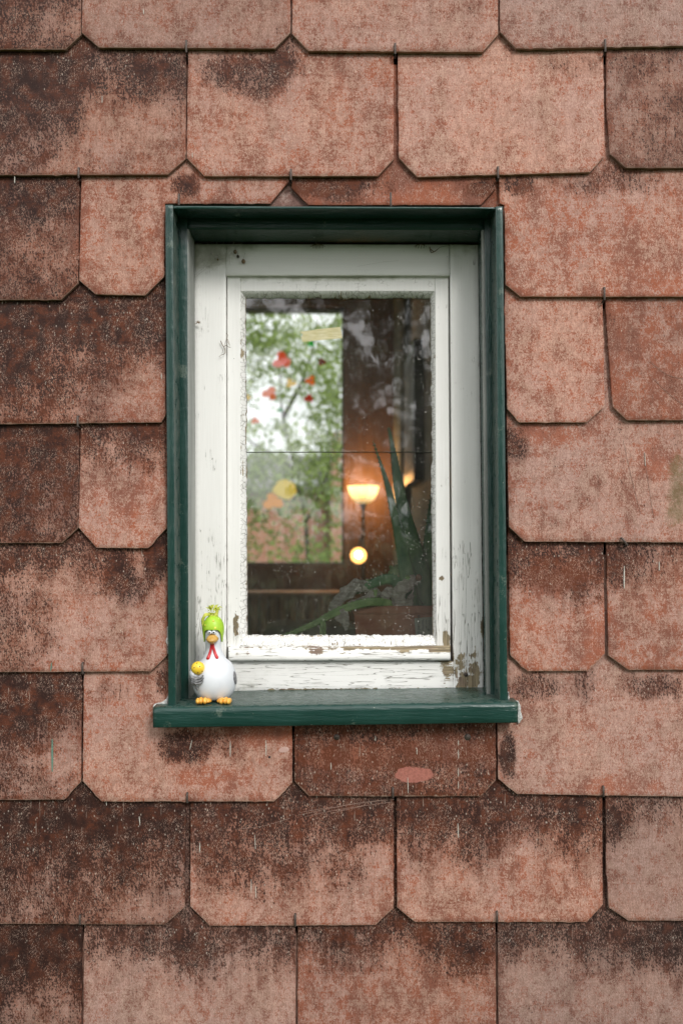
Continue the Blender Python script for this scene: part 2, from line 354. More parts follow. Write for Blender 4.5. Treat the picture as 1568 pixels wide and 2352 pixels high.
def box(bm, a, b, bevel=0.0):
    x0, x1 = sorted((a[0], b[0])); y0, y1 = sorted((a[1], b[1])); z0, z1 = sorted((a[2], b[2]))
    vs = [bm.verts.new(p) for p in ((x0,y0,z0),(x1,y0,z0),(x1,y1,z0),(x0,y1,z0),(x0,y0,z1),(x1,y0,z1),(x1,y1,z1),(x0,y1,z1))]
    fs = [bm.faces.new([vs[i] for i in f]) for f in ((0,1,2,3),(4,5,6,7),(0,1,5,4),(1,2,6,5),(2,3,7,6),(3,0,4,7))]
    if bevel:
        bmesh.ops.bevel(bm, geom=list({e for f in fs for e in f.edges}), offset=bevel, segments=2, affect='EDGES', profile=.5)
def boxobj(name, a, b, mat, parent=None, bevel=0.0):
    bm = bmesh.new(); box(bm, a, b, bevel); return bm_obj(name, bm, mat, parent, smooth=False)
def tube(bm, pts, rad, seg=8, cap=True):
    """pts list of Vector, rad number or list"""
    n = len(pts); rad = rad if isinstance(rad, (list, tuple)) else [rad] * n
    rings = []; up = Vector((.13, -.9, .31)).normalized()
    for i, p in enumerate(pts):
        d = (pts[min(i + 1, n - 1)] - pts[max(i - 1, 0)]); d = d.normalized() if d.length > 1e-9 else Vector((0, 0, 1))
        a = d.cross(up); a = a.normalized() if a.length > 1e-4 else d.orthogonal().normalized(); b = d.cross(a)
        rings.append([bm.verts.new(p + (a * math.cos(t) + b * math.sin(t)) * rad[i]) for t in [2 * math.pi * k / seg for k in range(seg)]])
    for r0, r1 in zip(rings, rings[1:]):
        for k in range(seg): bm.faces.new((r0[k], r0[(k + 1) % seg], r1[(k + 1) % seg], r1[k]))
    if cap: bm.faces.new(rings[0]); bm.faces.new(rings[-1])
def bez(p, n=16):
    """Catmull-Rom through points"""
    out = []; q = [p[0] + (p[0] - p[1])] + list(p) + [p[-1] + (p[-1] - p[-2])]
    for i in range(1, len(q) - 2):
        for k in range(n):
            t = k / n; a, b, c, d = q[i-1], q[i], q[i+1], q[i+2]
            out.append(.5 * ((2*b) + (c-a)*t + (2*a-5*b+4*c-d)*t*t + (3*b-a-3*c+d)*t**3))
    out.append(p[-1]); return out
def ellip(bm, c, r, seg=20, rings=12, rot=None):
    m = Matrix.Translation(c) @ ((rot.to_matrix() if hasattr(rot,'to_matrix') else rot).to_4x4() if rot else Matrix.Identity(4)) @ Matrix.Diagonal((*r, 1))
    bmesh.ops.create_uvsphere(bm, u_segments=seg, v_segments=rings, radius=1, matrix=m)

def smooth01(x): x = max(0, min(1, x)); return x * x * (3 - 2 * x)
def blob(px, py, b):
    """b = (cx, cy, rx, ry, amount): soft irregular patch"""
    w = mn.noise(Vector((px * .022, py * .022, 3.3))) * .34 + mn.noise(Vector((px * .07, py * .07, 8.1))) * .16
    d = math.hypot((px - b[0]) / b[2], (py - b[1]) / b[3]) + w
    return b[4] * (1 - smooth01((d - .4) / 1.0))
def resample(poly, step, jit=0.0, seed=0.0, sharp=3.0):
    out = []; n = len(poly)
    for i in range(n):
        a, b = Vector(poly[i]), Vector(poly[(i + 1) % n]); L = (b - a).length; k = max(1, round(L / step)); nrm = Vector((b.y - a.y, a.x - b.x)).normalized() if L else Vector((0, 0))
        for j in range(k):
            p = a.lerp(b, j / k)
            if jit:
                e = min(1, min(j, k - j) * step / 12 + .25)
                w = mn.noise(Vector((p.x * .03 + seed, p.y * .03, 1))) * 1.1 + mn.noise(Vector((p.x * .11, p.y * .11 + seed, 5))) * .7 + max(0, mn.noise(Vector((p.x * .05 + seed, p.y * .05, 9))) - .26) * 8
                p = p + nrm * w * jit * e
            out.append(p)
    return out
def slab(name, poly, yf, thick, mat, parent, step=8, jit=0.0, bev=0.0, attrs=None, seed=0.0, ymap=None, depth_y=None, warp=0.0):
    """a board or shingle: outline in traced units (unprojected at depth_y), front sheet at yf (or ymap(px,py)), sides going back by thick.
    attrs: dict name -> f(px,py,dist to rim in units)"""
    dy = yf if depth_y is None else depth_y
    area = sum(poly[i][0] * poly[(i+1) % len(poly)][1] - poly[(i+1) % len(poly)][0] * poly[i][1] for i in range(len(poly)))
    if area < 0: poly = poly[::-1]
    ring = resample(poly, step, jit, seed)
    n = len(ring)
    inset = []
    for i in range(n):
        d = (ring[(i + 1) % n] - ring[i - 1]); d = d.normalized() if d.length > 1e-6 else Vector((1, 0))
        inset.append(ring[i] + Vector((-d.y, d.x)) * (bev or 1.0) * 1.0)
    x0 = min(p.x for p in ring); x1 = max(p.x for p in ring); y0 = min(p.y for p in ring); y1 = max(p.y for p in ring)
    def inside(q):
        c = False
        for i in range(n):
            a, b = ring[i], ring[i - 1]
            if (a.y > q[1]) != (b.y > q[1]) and q[0] < (b.x - a.x) * (q[1] - a.y) / (b.y - a.y) + a.x: c = not c
        return c
    crn = [Vector(p) for p in poly]
    def rim(q):
        m = 1e9
        for i in range(len(crn)):
            a, b = crn[i], crn[(i + 1) % len(crn)]; ab = b - a; t = max(0, min(1, (Vector(q) - a).dot(ab) / max(1e-9, ab.length_squared))); m = min(m, (Vector(q) - a - ab * t).length)
        return m
    pts = [Vector(p) for p in ring] + [p for p in inset if inside(p)]
    ix = int((x1 - x0) / step) + 1; iy = int((y1 - y0) / step) + 1
    for j in range(iy + 1):
        for i in range(ix + 1):
            q = Vector((x0 + i * step + (step / 2 if j % 2 else 0), y0 + j * step))
            if inside(q) and rim(q) > step * .7 + bev: pts.append(q)
    vs, es, fs, ov, oe, of = delaunay_2d_cdt(pts, [], [list(range(n))], 1, 1e-4)
    ringset = {tuple(round(c, 3) for c in p) for p in ring}
    me = bpy.data.meshes.new(name); V = []; A = {k: [] for k in (attrs or {})}
    def yy(p): return (ymap(p[0], p[1]) if ymap else yf)
    for p in vs:
        onrim = tuple(round(c, 3) for c in p) in ringset
        w = at(p[0], p[1], dy); w.y = yy(p) + (bev * U * .8 if onrim and bev else 0)
        if warp: w.y += warp * mn.noise(Vector((p[0] * .008, p[1] * .008, seed)))
        V.append(w)
        if attrs:
            r_ = rim(p)
            for k, f in attrs.items(): A[k].append(f(p[0], p[1], r_))
    F = [tuple(f) for f in fs]; nf = len(F)
    b0 = len(V)
    for p in ring:                                             # side walls
        w = at(p[0], p[1], dy); w.y = yy(p) + bev * U * .8
        if warp: w.y += warp * mn.noise(Vector((p[0] * .008, p[1] * .008, seed)))
        V.append(w); V.append(Vector((w.x, yy(p) + thick, w.z)))
        if attrs:
            for k, f in attrs.items():
                a = f(p[0], p[1], 0.0); A[k] += [a, a]
    for i in range(n):
        a, b = b0 + 2 * i, b0 + 2 * ((i + 1) % n); F.append((a, b, b + 1, a + 1))
    me.from_pydata(V, [], F); me.update()
    # orient front faces towards -Y
    for i, pgn in enumerate(me.polygons): pgn.use_smooth = i < nf
    bm = bmesh.new(); bm.from_mesh(me)
    bm.faces.ensure_lookup_table()
    fl = [f for f in list(bm.faces)[:nf] if f.normal.y > 0]
    if fl: bmesh.ops.reverse_faces(bm, faces=fl)
    bm.to_mesh(me); bm.free()
    for k in A:
        at_ = me.attributes.new(k, 'FLOAT', 'POINT'); at_.data.foreach_set('value', A[k])
    return mesh_obj(name, me, mat, parent)

# ================================================================== THE SHINGLED WALL
wall = empty('shingle_wall', (0, .0, 0), 'weathered red-brown shingle wall around the green framed window', 'wall')
K = 0.0068 / 285.0
def T(poly, row_bottom, base, top=(0.0, 60), blobs=(), og=.25, ogb=(), sp=.1, tone=1.0, sat=1.0, label=None, patch=(), moss=(), left=0.0):
    """one cement shingle"""
    seed = random.uniform(0, 50)
    xs = [p[0] for p in poly]; xm, xw = (min(xs) + max(xs)) / 2, max(xs) - min(xs)
    vis_top = row_bottom - 285
    def dk(px, py, r):
        wv = mn.noise(Vector((px * .006, seed, 7))) * 60 + mn.noise(Vector((px * .012, seed, 0))) * 30 - abs(mn.noise(Vector((px * .045, seed, 2)))) * 44 + 12 + mn.noise(Vector((px * .04, seed, 4))) * 14
        v = base + top[0] * 1.25 * (1 - smooth01((py + wv - vis_top - top[1] * .15) / (top[1] * 1.55)))
        v += left * ((xm - px) / xw)
        v += .13 * mn.noise(Vector((px * .02, py * .02, seed)))
        for b in blobs: v += blob(px, py, b)
        return v
    def ogf(px, py, r):
        v = og + .12 * mn.noise(Vector((px * .015, py * .015, seed + 9)))
        for b in ogb: v += blob(px, py, b)
        return v + .22 * math.exp(-r / 9)
    at_ = {'dk': dk, 'og': ogf, 'sp': lambda px, py, r: sp + .35 * (1 - smooth01((py - vis_top) / 150)) * (1 if sp > .05 else 0),
           'ed': lambda px, py, r: math.exp(-r / 2.6) if py > row_bottom - 55 else .35 * math.exp(-r / 2.6),
           'pt': lambda px, py, r: sum(blob(px, py, b) for b in patch), 'mo': lambda px, py, r: sum(blob(px, py, b) for b in moss)}
    o = slab('shingle', poly, -.012, .005, M['shingle'], wall, 8.5, .7, .9, at_, seed, ymap=lambda px, py: -.012 + (row_bottom - py) * K, depth_y=-.008, warp=.0007)
    o['tone'] = tone; o['satn'] = sat
    if label: o['label'] = label
    return o
TOPX = 545      # hidden length above the visible course bottom
# -- course 0
T([(-280,-60),(187,-60),(188,83),(153,117),(-246,117),(-280,83)], 117, .60, left=.35, og=.3, tone=.74, blobs=[(160,60,60,40,-.15)], label='dark left shingle of the top course')
T([(191,-60),(667,-60),(667,78),(632,115),(229,112),(190,78)], 115, .0, og=.34, tone=.74, sat=.95, blobs=[(210,90,60,60,.05)])
T([(672,-60),(1143,-60),(1142,82),(1106,123),(708,120),(671,80)], 121, -.04, og=.30, tone=.89, sat=.97)
T([(1147,-60),(1625,-60),(1625,72),(1590,108),(1183,115),(1147,76)], 113, -.06, og=.28, tone=.80, sat=.88, ogb=[(1250,80,120,50,.12)])
# -- course 1
T([(-50,-140),(427,-140),(427,367),(387,403),(-12,405),(-50,365)], 404, .14, (.36, 120), [(30,250,170,170,.42),(270,260,90,100,-.12),(330,190,90,50,.22)], og=.34, tone=.80, left=.1, label='shingle darkened on its left side, upper left of the window')
T([(433,-140),(904,-140),(903,368),(867,407),(470,407),(430,365)], 407, -.06, (.12, 60), [(590,175,95,55,.55),(500,150,60,50,.35),(655,130,45,45,.40)], og=.38, tone=.95, label='pink shingle with a dark stain at its upper left')
T([(911,-140),(1386,-140),(1386,360),(1352,398),(957,409),(916,365)], 404, -.10, (.03, 40), [(1320,150,70,30,.30),(1160,130,40,30,.2)], og=.27, tone=1.03, label='pale pink shingle above the right of the window')
T([(1394,-140),(1870,-140),(1870,350),(1835,386),(1434,388),(1398,356),(1391,240),(1393,120)], 388, .14, (.14, 90), [(1540,300,90,90,.15)], og=.42, tone=.70, sat=.95)
# -- course 2
T([(-292,140),(182,140),(181,652),(143,690),(-250,692),(-292,650)], 690, .50, (.25, 90), [(150,560,60,60,-.2)], og=.42, sp=.05, tone=.76, left=.22, label='dark brown shingle at the left edge of the picture above a knocked corner')
T([(188,140),(665,140),(663,415),(620,467),(379,467),(378,637),(335,680),(222,678),(184,645)], 679, -.03, (.05, 40), [(425,425,30,30,.65),(300,600,60,50,.1)], og=.42, sp=0.0, tone=.92, label='notched shingle at the top left corner of the window')
T([(672,140),(1140,140),(1137,433),(1103,470),(708,470),(669,430)], 690, .02, (.05, 50), [(770,430,120,40,.55),(1105,432,38,22,.75),(690,420,40,30,.3)], og=.80, sp=0.0, tone=.88, label='rust coloured shingle strip with grey stains above the window')
T([(1146,140),(1620,140),(1620,683),(1193,683),(1159,655),(1158,470),(1147,467)], 683, -.06, (.12, 50), [(1190,425,45,28,.55),(1400,420,110,40,.35)], og=.46, ogb=[(1300,560,120,70,.1),(1500,650,120,50,.2)], sp=.02, tone=.98)
# -- course 3
T([(-95,420),(379,420),(381,955),(372,971),(0,975),(-50,975),(-95,930)], 974, .34, (.50, 165), [(330,900,90,90,-.30),(60,900,110,80,.06),(150,820,60,30,-.25),(20,720,60,60,-.1)], og=.45, sp=.28, tone=.88, left=.06, label='shingle with a broad dark band beside the upper left of the casing')
T([(1158,420),(1380,420),(1384,690),(1386,935),(1345,971),(1190,971),(1163,940),(1159,700)], 971, -.10, (.04, 60), [(1300,720,60,30,.15)], og=.34, sp=0.0, tone=1.03, label='clean pink shingle right of the window head')
T([(1392,420),(1870,420),(1870,930),(1830,966),(1437,966),(1405,935),(1400,860),(1391,700)], 968, .04, (.05, 50), og=.60, sp=.05, tone=.82, label='reddish scratched shingle with a broken lower left corner')
T([(384,396),(905,396),(905,472),(384,471)], 974, .10, og=.6, sp=0, tone=.75, sat=.7, label='sliver of an overlapped shingle showing in the notch above the window')
T([(909,396),(1156,396),(1157,474),(909,473)], 974, .0, og=.7, sp=0, tone=.8, label='sliver of an overlapped shingle at the upper right corner of the casing')
# -- course 4
T([(-292,705),(181,705),(182,1212),(145,1247),(-255,1248),(-292,1210)], 1247, .60, (.22, 110), [(20,1110,70,80,.1),(100,1200,60,30,-.12)], og=.50, sp=.03, tone=.80, left=.12)
T([(185,705),(384,705),(384,1213),(341,1259),(224,1258),(183,1212)], 1259, -.10, (.62, 118), og=.40, ogb=[(300,1130,80,110,.12)], sp=.08, tone=1.0, label='pink shingle with a dark upper band left of the window')
T([(1161,705),(1644,705),(1644,1210),(1604,1246),(1203,1244),(1167,1210)], 1245, -.02, (.03, 40), [(1180,1020,32,55,.55),(1165,990,20,20,.3)], og=.34, ogb=[(1260,990,110,35,.45),(1500,1060,60,50,.35)], sp=.02, tone=.93, sat=.95, moss=[(1562,1130,36,90,.75),(1540,1190,24,30,.35)], label='shingle with an olive stain at the right edge of the picture')
# -- course 5
T([(-95,990),(384,990),(385,1505),(348,1541),(0,1543),(-60,1543),(-95,1505)], 1542, .02, (.46, 66), [(285,1345,62,48,.62),(362,1290,30,55,.65),(30,1430,110,140,.34),(320,1300,24,40,-.3)], og=.34, sp=.10, tone=.97, left=.08, label='pale shingle with a dark patch below a pointed notch, left of the window')
T([(1164,990),(1385,990),(1387,1500),(1348,1540),(1210,1541),(1170,1505)], 1541, -.06, (.58, 105), [(1200,1330,50,40,.1)], og=.42, ogb=[(1270,1320,70,50,.6),(1360,1480,50,60,.25)], sp=.18, tone=.98, label='shingle dark above and pink below, right of the window frame')
T([(1392,990),(1870,990),(1870,1500),(1830,1537),(1440,1538),(1395,1505)], 1538, -.04, (.42, 72), [(1410,1320,26,60,.3)], og=.46, sp=.20, tone=.90)
# -- course 6
T([(-292,1275),(188,1275),(187,1795),(150,1835),(-250,1836),(-292,1795)], 1835, .36, (.45, 110), [(40,1720,90,80,.10),(130,1740,60,60,-.16)], og=.40, sp=.15, tone=.88, left=.22)
T([(192,1275),(384,1275),(385,1500),(386,1618),(352,1626),(352,1665),(671,1665),(671,1797),(630,1839),(236,1839),(192,1793)], 1839, -.10, (.05, 30), [(430,1715,70,48,.82),(520,1700,30,45,.35),(374,1570,18,40,.7),(250,1590,60,24,.25)], og=.32, ogb=[(600,1690,90,26,.6),(480,1780,90,35,.35)], sp=.06, tone=.98, label='pink shingle under the left end of the sill with a dark smear')
T([(677,1642),(1138,1642),(1137,1790),(1103,1827),(710,1827),(677,1793)], 1827, .55, (.2, 100), [(1000,1700,80,40,-.1)], og=.62, ogb=[(800,1740,110,26,.75),(1010,1725,130,22,.75)], sp=.55, tone=.90, patch=[(950,1778,62,21,1.1)], label='very dark shingle with a pink bare patch under the sill')
T([(1165,1275),(1620,1275),(1620,1786),(1580,1828),(1185,1822),(1143,1788),(1142,1662),(1190,1655),(1190,1612),(1165,1612)], 1825, -.10, (.10, 50), [(1230,1580,75,38,.5),(1163,1735,21,56,1.2),(1510,1580,80,34,.5),(1340,1570,34,50,.35)], og=.32, ogb=[(1420,1800,140,20,.3)], sp=.06, tone=.94, sat=.95, label='pink shingle at the right end of the sill with a black block-shaped stain')
# -- course 7
T([(-50,1560),(340,1560),(340,1682),(427,1682),(425,2082),(380,2121),(0,2119),(-15,2119),(-50,2080)], 2120, .36, (.45, 160), [(300,1960,110,60,-.08),(330,2080,110,40,-.15)], og=.28, sp=.40, tone=.78, left=.14, label='dark speckled shingle at the lower left')
T([(437,1682),(903,1682),(903,2083),(862,2122),(483,2124),(438,2080)], 2123, -.06, (.60, 172), [(600,2010,160,60,.2),(850,1960,60,40,-.2)], og=.34, sp=.30, tone=.95, label='shingle with long scratches across its dark top, below the sill')
T([(911,1682),(1205,1682),(1205,1570),(1384,1570),(1382,2075),(1345,2115),(952,2115),(911,2082)], 2115, -.08, (.66, 128), [(1290,2000,90,60,.12)], og=.38, ogb=[(1250,2010,110,50,.15)], sp=.28, tone=.95, label='shingle dark above and pink below, lower right of the sill')
T([(1391,1560),(1870,1560),(1870,2075),(1830,2112),(1440,2112),(1396,2083),(1391,1990)], 2112, -.08, (.42, 92), [(1410,1900,40,60,.45)], og=.26, sp=.15, tone=.74, sat=.92)
# -- course 8
T([(-292,1845),(188,1845),(188,2372),(150,2408),(-292,2408)], 2405, .42, (.45, 150), [(100,2300,80,60,-.2)], og=.30, sp=.08, tone=.72, left=.12)
T([(193,1845),(676,1845),(679,2372),(640,2408),(230,2408),(193,2372)], 2405, -.10, (.55, 110), [(240,2200,70,60,.18),(420,2180,80,40,.15)], og=.28, sp=.12, tone=.84, sat=.92, label='large pink shingle at the lower edge with a slanting dark top')
T([(684,1845),(1138,1845),(1138,2372),(1100,2408),(720,2408),(684,2372)], 2405, .0, (.50, 95), [(1060,2200,80,60,.2)], og=.46, sp=.10, tone=.80)
T([(1143,1845),(1620,1845),(1620,2372),(1580,2408),(1180,2408),(1143,2372)], 2405, .02, (.46, 100), [(1520,2180,90,50,.2),(1210,2240,50,50,-.1)], og=.34, sp=.10, tone=.70, sat=.88)
# -- hidden courses just outside the frame (one coarse mesh, the wall goes on)
bm = bmesh.new()
def plain_tile(bm, x0, x1, yb):
    pts = [(x0, yb - 540), (x1, yb - 540), (x1, yb - 38), (x1 - 38, yb), (x0 + 38, yb), (x0, yb - 38)]
    F = []; B = []
    for p in pts:
        w = at(p[0], p[1], -.008); w.y = -.012 + (yb - p[1]) * K; F.append(bm.verts.new(w)); B.append(bm.verts.new(w + Vector((0, .005, 0))))
    bm.faces.new(F); bm.faces.new(B[::-1])
    for i in range(6): bm.faces.new((F[i], F[(i+1) % 6], B[(i+1) % 6], B[i]))
for r in range(-5, 14):
    yb = 117 + 286 * r; off = -290 if r % 2 == 0 else -50
    for c in range(-5, 10):
        x0 = off + c * 478; x1 = x0 + 472
        if 0 <= r <= 8 and x1 > -40 and x0 < 1610: continue
        plain_tile(bm, x0, x1, yb)
cl = bm_obj('outer_shingles', bm, M['shingle'], wall, smooth=False); cl['tone'] = .9; cl['satn'] = 1.0
# -- backing boards with the window opening
ox0, ox1 = at(378, 0, 0).x, at(1166, 0, 0).x; oz0, oz1 = at(0, 1672, 0).z, at(0, 474, 0).z
bm = bmesh.new(); Y0, Y1 = .0175, .30
for a, b in (((-4, Y0, -.4), (ox0, Y1, 4.2)), ((ox1, Y0, -.4), (4, Y1, 4.2)), ((ox0, Y0, -.4), (ox1, Y1, oz0)), ((ox0, Y0, oz1), (ox1, Y1, 4.2))): box(bm, a, b)
bm_obj('wall_core', bm, M['felt'], wall, smooth=False)
# -- slate hooks
def hook(px, y0, y1, ang=0.0):
    bm = bmesh.new(); a, b = at(px, y0, -.0155), at(px + ang, y1, -.0155); r = .0016
    pts = [a + Vector((0, .0025, 0)), a, a.lerp(b, .5), b, b + Vector((0, .004, -.0016)), b + Vector((0, .009, -.0005))]
    tube(bm, pts, r, 8); return bm_obj('hook', bm, M['steel'], wall, org=b)
for h in ((428,93,120),(907,100,124),(1389,91,119),(181,385,408),(668,389,413),(1143,383,409),(411,446,471),(897,443,474),(1387,660,689),(179,956,979),
          (190,1523,1547),(430,1822,1843),(902,1810,1831),(1385,1807,1829),(184,2103,2123),(678,2101,2127),(1141,2095,2118)): hook(*h)
hk = hook(1427, 1236, 1252, 12); hk['label'] = 'bent hook lying slantwise on the shingle edge'

def mark(name, px, y0, y1, w, rb, mat, slant=0.0, label=None, t=.0004):
    pts = []; n = 8
    for i in range(n + 1): f = i / n; pts.append((px + slant * f - w * (.35 + .65 * math.sin(math.pi * min(1, f * .9 + .1)) * (.5 + .5 * f)), y0 + (y1 - y0) * f))
    for i in range(n, -1, -1): f = i / n; pts.append((px + slant * f + w * (.35 + .65 * math.sin(math.pi * min(1, f * .9 + .1)) * (.5 + .5 * f)), y0 + (y1 - y0) * f))
    yy = -.012 + (rb - (y0 + y1) / 2) * K - .0007
    o = slab(name, pts, yy, .002, mat, wall, max(2, w), .2, 0, {}, px * .1, ymap=lambda a, b: -.0128 + (rb - b) * K)
    if label: o['label'] = label
gp = m_simple('green_paint_drip', (.08, .16, .12), (.13, .21, .16), 300, .5, .4)
wd = m_simple('whitish_drip', (.34, .32, .28), (.50, .48, .43), 500, .8, .2)
mark('paint_drip', 120, 1698, 1772, 2.4, 1835, gp, 1, 'long green paint drip on the left shingle'); mark('paint_drip', 119, 1522, 1541, 1.6, 1542, gp, -2)
mark('paint_drip', 654, 1716, 1728, 14, 1839, m_simple('pink_smear', (.52,.36,.31), (.46,.30,.26), 90, .8, .2), -4)
rnd = random.Random(77)
for px, y0, y1, w, rb, sl in ((1052,1700,1712,1.4,1827,0),(1052,1722,1742,1.3,1827,0),(1052,1764,1784,1.2,1827,0),(1052,1795,1812,1.2,1827,0),(936,1786,1822,1.2,1827,1),(957,1718,1733,1.2,1827,0),(862,1690,1702,1.2,1827,0),(760,1752,1768,1.3,1827,0),
    (1051,1892,1924,1.7,2115,1),(1166,1796,1818,.8,2115,4),(587,2036,2062,1.2,2123,1),(577,2020,2050,1.1,2123,0),(459,1936,1958,1.4,2123,0),(585,1918,1950,1.0,2123,2),(320,1876,1896,1.4,2120,2),(245,1838,1850,1.4,2120,0),(529,1702,1738,1.6,1839,0),(611,1700,1736,1.8,1839,0),(441,1700,1722,1.3,1839,-5),
    (1433,1300,1352,2.0,1538,-1),(1513,1290,1310,1.6,1538,0),(371,858,870,1.5,974,0),(412,0,1,.5,0,0),(330,20,32,1.2,115,0),(235,220,236,1.2,404,0),(442,350,362,1.0,407,0),(34,405,420,1.2,404,0),(1480,1040,1070,.9,1245,1)):
    if y1 - y0 > 3: mark('drip', px, y0, y1, w * .8, rb, wd, sl)
sc_m = m_simple('pale_scratch', (.26, .17, .135), (.34, .24, .20), 400, .8, .2)
for pts, rb in (([(700,1876),(770,1861),(840,1850),(900,1842)], 2123), ([(690,1866),(765,1853)], 2123), ([(760,1868),(830,1852),(870,1846)], 2123), ([(682,1873),(760,1856),(830,1843),(905,1836)], 2123), ([(730,1862),(800,1849),(880,1838)], 2123), ([(540,1905),(600,1898),(665,1880)], 2123), ([(1430,1010),(1450,1100),(1470,1180)], 1245), ([(1478,1040),(1488,1110),(1500,1190)], 1245), ([(1500,870),(1530,900),(1568,930)], 968), ([(1490,830),(1530,860),(1568,870)], 968), ([(555,503 - 8),(575,512 - 8)], 0)):
    if rb: bm = bmesh.new(); tube(bm, bez([at(a, b, -.0124 + (rb - b) * K) for a, b in pts], 5), .00022, 4); bm_obj('scratch', bm, sc_m, wall)
bm = bmesh.new(); c = at(619, 1739, -.0124 + 100 * K); bmesh.ops.create_cone(bm, cap_ends=True, segments=12, radius1=.0016, radius2=.0016, depth=.0008, matrix=Matrix.Translation(c) @ Matrix.Rotation(R(90), 4, 'X')); bm_obj('nail_hole', bm, M['black'], wall)
bm = bmesh.new(); c = at(1073, 1693, -.0122 + 134 * K)
bmesh.ops.create_cone(bm, cap_ends=True, segments=16, radius1=.0050, radius2=.0046, depth=.0012, matrix=Matrix.Translation(c) @ Matrix.Rotation(R(90), 4, 'X')); bm_obj('nail_head', bm, M['steel'], wall)
bm = bmesh.new(); c = at(773, 1693, -.0122 + 134 * K)
bmesh.ops.create_cone(bm, cap_ends=True, segments=16, radius1=.0045, radius2=.0042, depth=.0012, matrix=Matrix.Translation(c) @ Matrix.Rotation(R(90), 4, 'X')); bm_obj('nail_head', bm, M['steel'], wall)

# ================================================================== THE WINDOW
win = empty('window', at(775, 1640, .03), 'small white sash window in a dark green casing with peeling paint', 'window')
G, Wh = M['green'], M['white']
def dust(f): return {'du': f}
def board(name, poly, yf, yb, mat, parent=win, attrs=None, bev=1.6, hz=0.0, step=9, jit=.12, label=None, warp=0.0):
    o = slab(name, poly, yf, yb - yf, mat, parent, step, jit, bev, attrs or {}, random.uniform(0, 50), warp=warp)
    o['hz'] = hz
    if label: o['label'] = label
    return o
z0 = lambda *a: 0.0
def edge_du(px, py, r): return .12 + .35 * math.exp(-r / 2.0)
# casing: thin outer board standing proud, then a stepped inner bead set back
board('side_casing', [(380,470),(397,470),(404,1624),(387,1624)], -.021, .020, G, attrs=dust(edge_du))
board('side_casing', [(1138,474),(1154,474),(1165,1613),(1147,1613)], -.021, .020, G, attrs=dust(edge_du))
board('head_casing', [(397,473),(1138,476),(1138,480),(397,479)], -.0195, .0195, G, attrs=dust(lambda *a: .1), hz=1.0, step=10, bev=.6)
board('side_bead', [(396,470),(430,470),(433,1612),(402,1612)], .0205, .0745, G, attrs=dust(lambda px, py, r: .1 + .3 * math.exp(-r / 2)), bev=2.6, warp=.0006)
board('side_bead', [(1111,470),(1149,470),(1152,1604),(1126,1604)], .0205, .0745, G, attrs=dust(lambda px, py, r: .1 + .3 * math.exp(-r / 2)), bev=2.6, warp=.0006)
board('head_bead', [(429,478),(1112,484),(1112,528),(429,526)], .0212, .0745, G, attrs=dust(lambda px, py, r: .05 + .55 * (py > 515) * mn.noise(Vector((px * .02, 0, 0)))), hz=1.0, bev=2.6, warp=.0006)
board('side_liner', [(429,526),(433,526),(436,1612),(431,1612)], .0222, .0740, M['liner'], bev=.6, jit=0)
board('side_liner', [(1105.5,526),(1111.5,526),(1126.5,1608),(1118,1608)], .0222, .0290, M['liner'], bev=.6, jit=0)
# sill: rounded nosing, sloping top
def sill():
    bm = bmesh.new(); n = 90; r = .0085
    zt, zb = 0.0, -.0295
    prof = [(.105, .0012), (.04, .0008), (-.030, 0.0)]
    for k in range(1, 8):
        a = math.pi / 2 * k / 7; prof.append((-.030 - r * math.sin(a), -r + r * math.cos(a)))
    prof += [(-.0385, -.020), (-.0385, zb + .0012), (-.0373, zb), (.02, zb)]
    rings = []
    yl, yr = 1625.5, 1613.5
    for i in range(n + 1):
        t = i / n; px = 351 + (1189 - 351) * t; py = yl + (yr - yl) * t
        e = at(px, py, -.0385); wv = .00035 * mn.noise(Vector((px * .02, 0, 0)))
        er = .0012 * (1 if i in (0, n) else 0)
        rings.append([bm.verts.new((e.x, y + er * (1 if y < -.02 else 0), e.z + z + wv)) for (y, z) in prof])
    for a, b in zip(rings, rings[1:]):
        for k in range(len(prof) - 1): bm.faces.new((a[k], b[k], b[k+1], a[k+1]))
    bm.faces.new(rings[0]); bm.faces.new(rings[-1])
    o = bm_obj('sill', bm, G, win, smooth=True); o['hz'] = 1.0
    A = o.data.attributes.new('du', 'FLOAT', 'POINT'); org = origin_of(win) + o.location
    A.data.foreach_set('value', [ (.42 if (v.co.y + org.y) > -.034 and (v.co.z + org.z) > at(0, 1640, -.0385).z + .004 else .12) for v in o.data.vertices])
    return o
sill()
# fixed white frame
def wear(peels=(), cracks=.35, grime=(), net=0.0, nets=(), edge=.0):
    return {'wr': lambda px, py, r: cracks * .62 + smooth01((py - 1150) / 380) * .45,
            'pl': lambda px, py, r: .12 + edge * math.exp(-r / 3.0) * smooth01((py - 1300) / 200) + sum(blob(px, py, b) for b in peels),
            'di': lambda px, py, r: .05 + sum(blob(px, py, b) for b in grime) + .25 * math.exp(-r / 2.5),
            'nt': lambda px, py, r: net + sum(blob(px, py, b) for b in nets)}
FY = .0760
board('frame_stile', [(446,561),(518.6,561),(519.5,1590),(447,1590)], FY, .14, Wh, attrs=wear([(1000,0,1,1,0)], .42, [(475,585,60,40,.75),(455,740,20,20,.15)], edge=.15), bev=.7)
board('frame_rail', [(518.8,561),(1031,562),(1032.4,632),(519.3,632)], FY + .0003, .14, Wh, attrs=wear([], .1, [(700,562,330,12,.2),(545,580,50,24,.5)]), hz=1.0, bev=.7)
board('frame_stile', [(1032.8,561),(1097.5,562),(1110,1587),(1041.5,1587)], FY, .14, Wh, attrs=wear([(1062,1525,20,42,.40),(1090,1530,18,50,.46),(1075,1570,30,16,.3),(1104,1440,8,30,.4),(1056,1580,14,18,.3)], .36, [(1060,575,40,26,.4)], edge=.30), bev=1.8, label='right stile of the frame with paint peeled off near its foot')
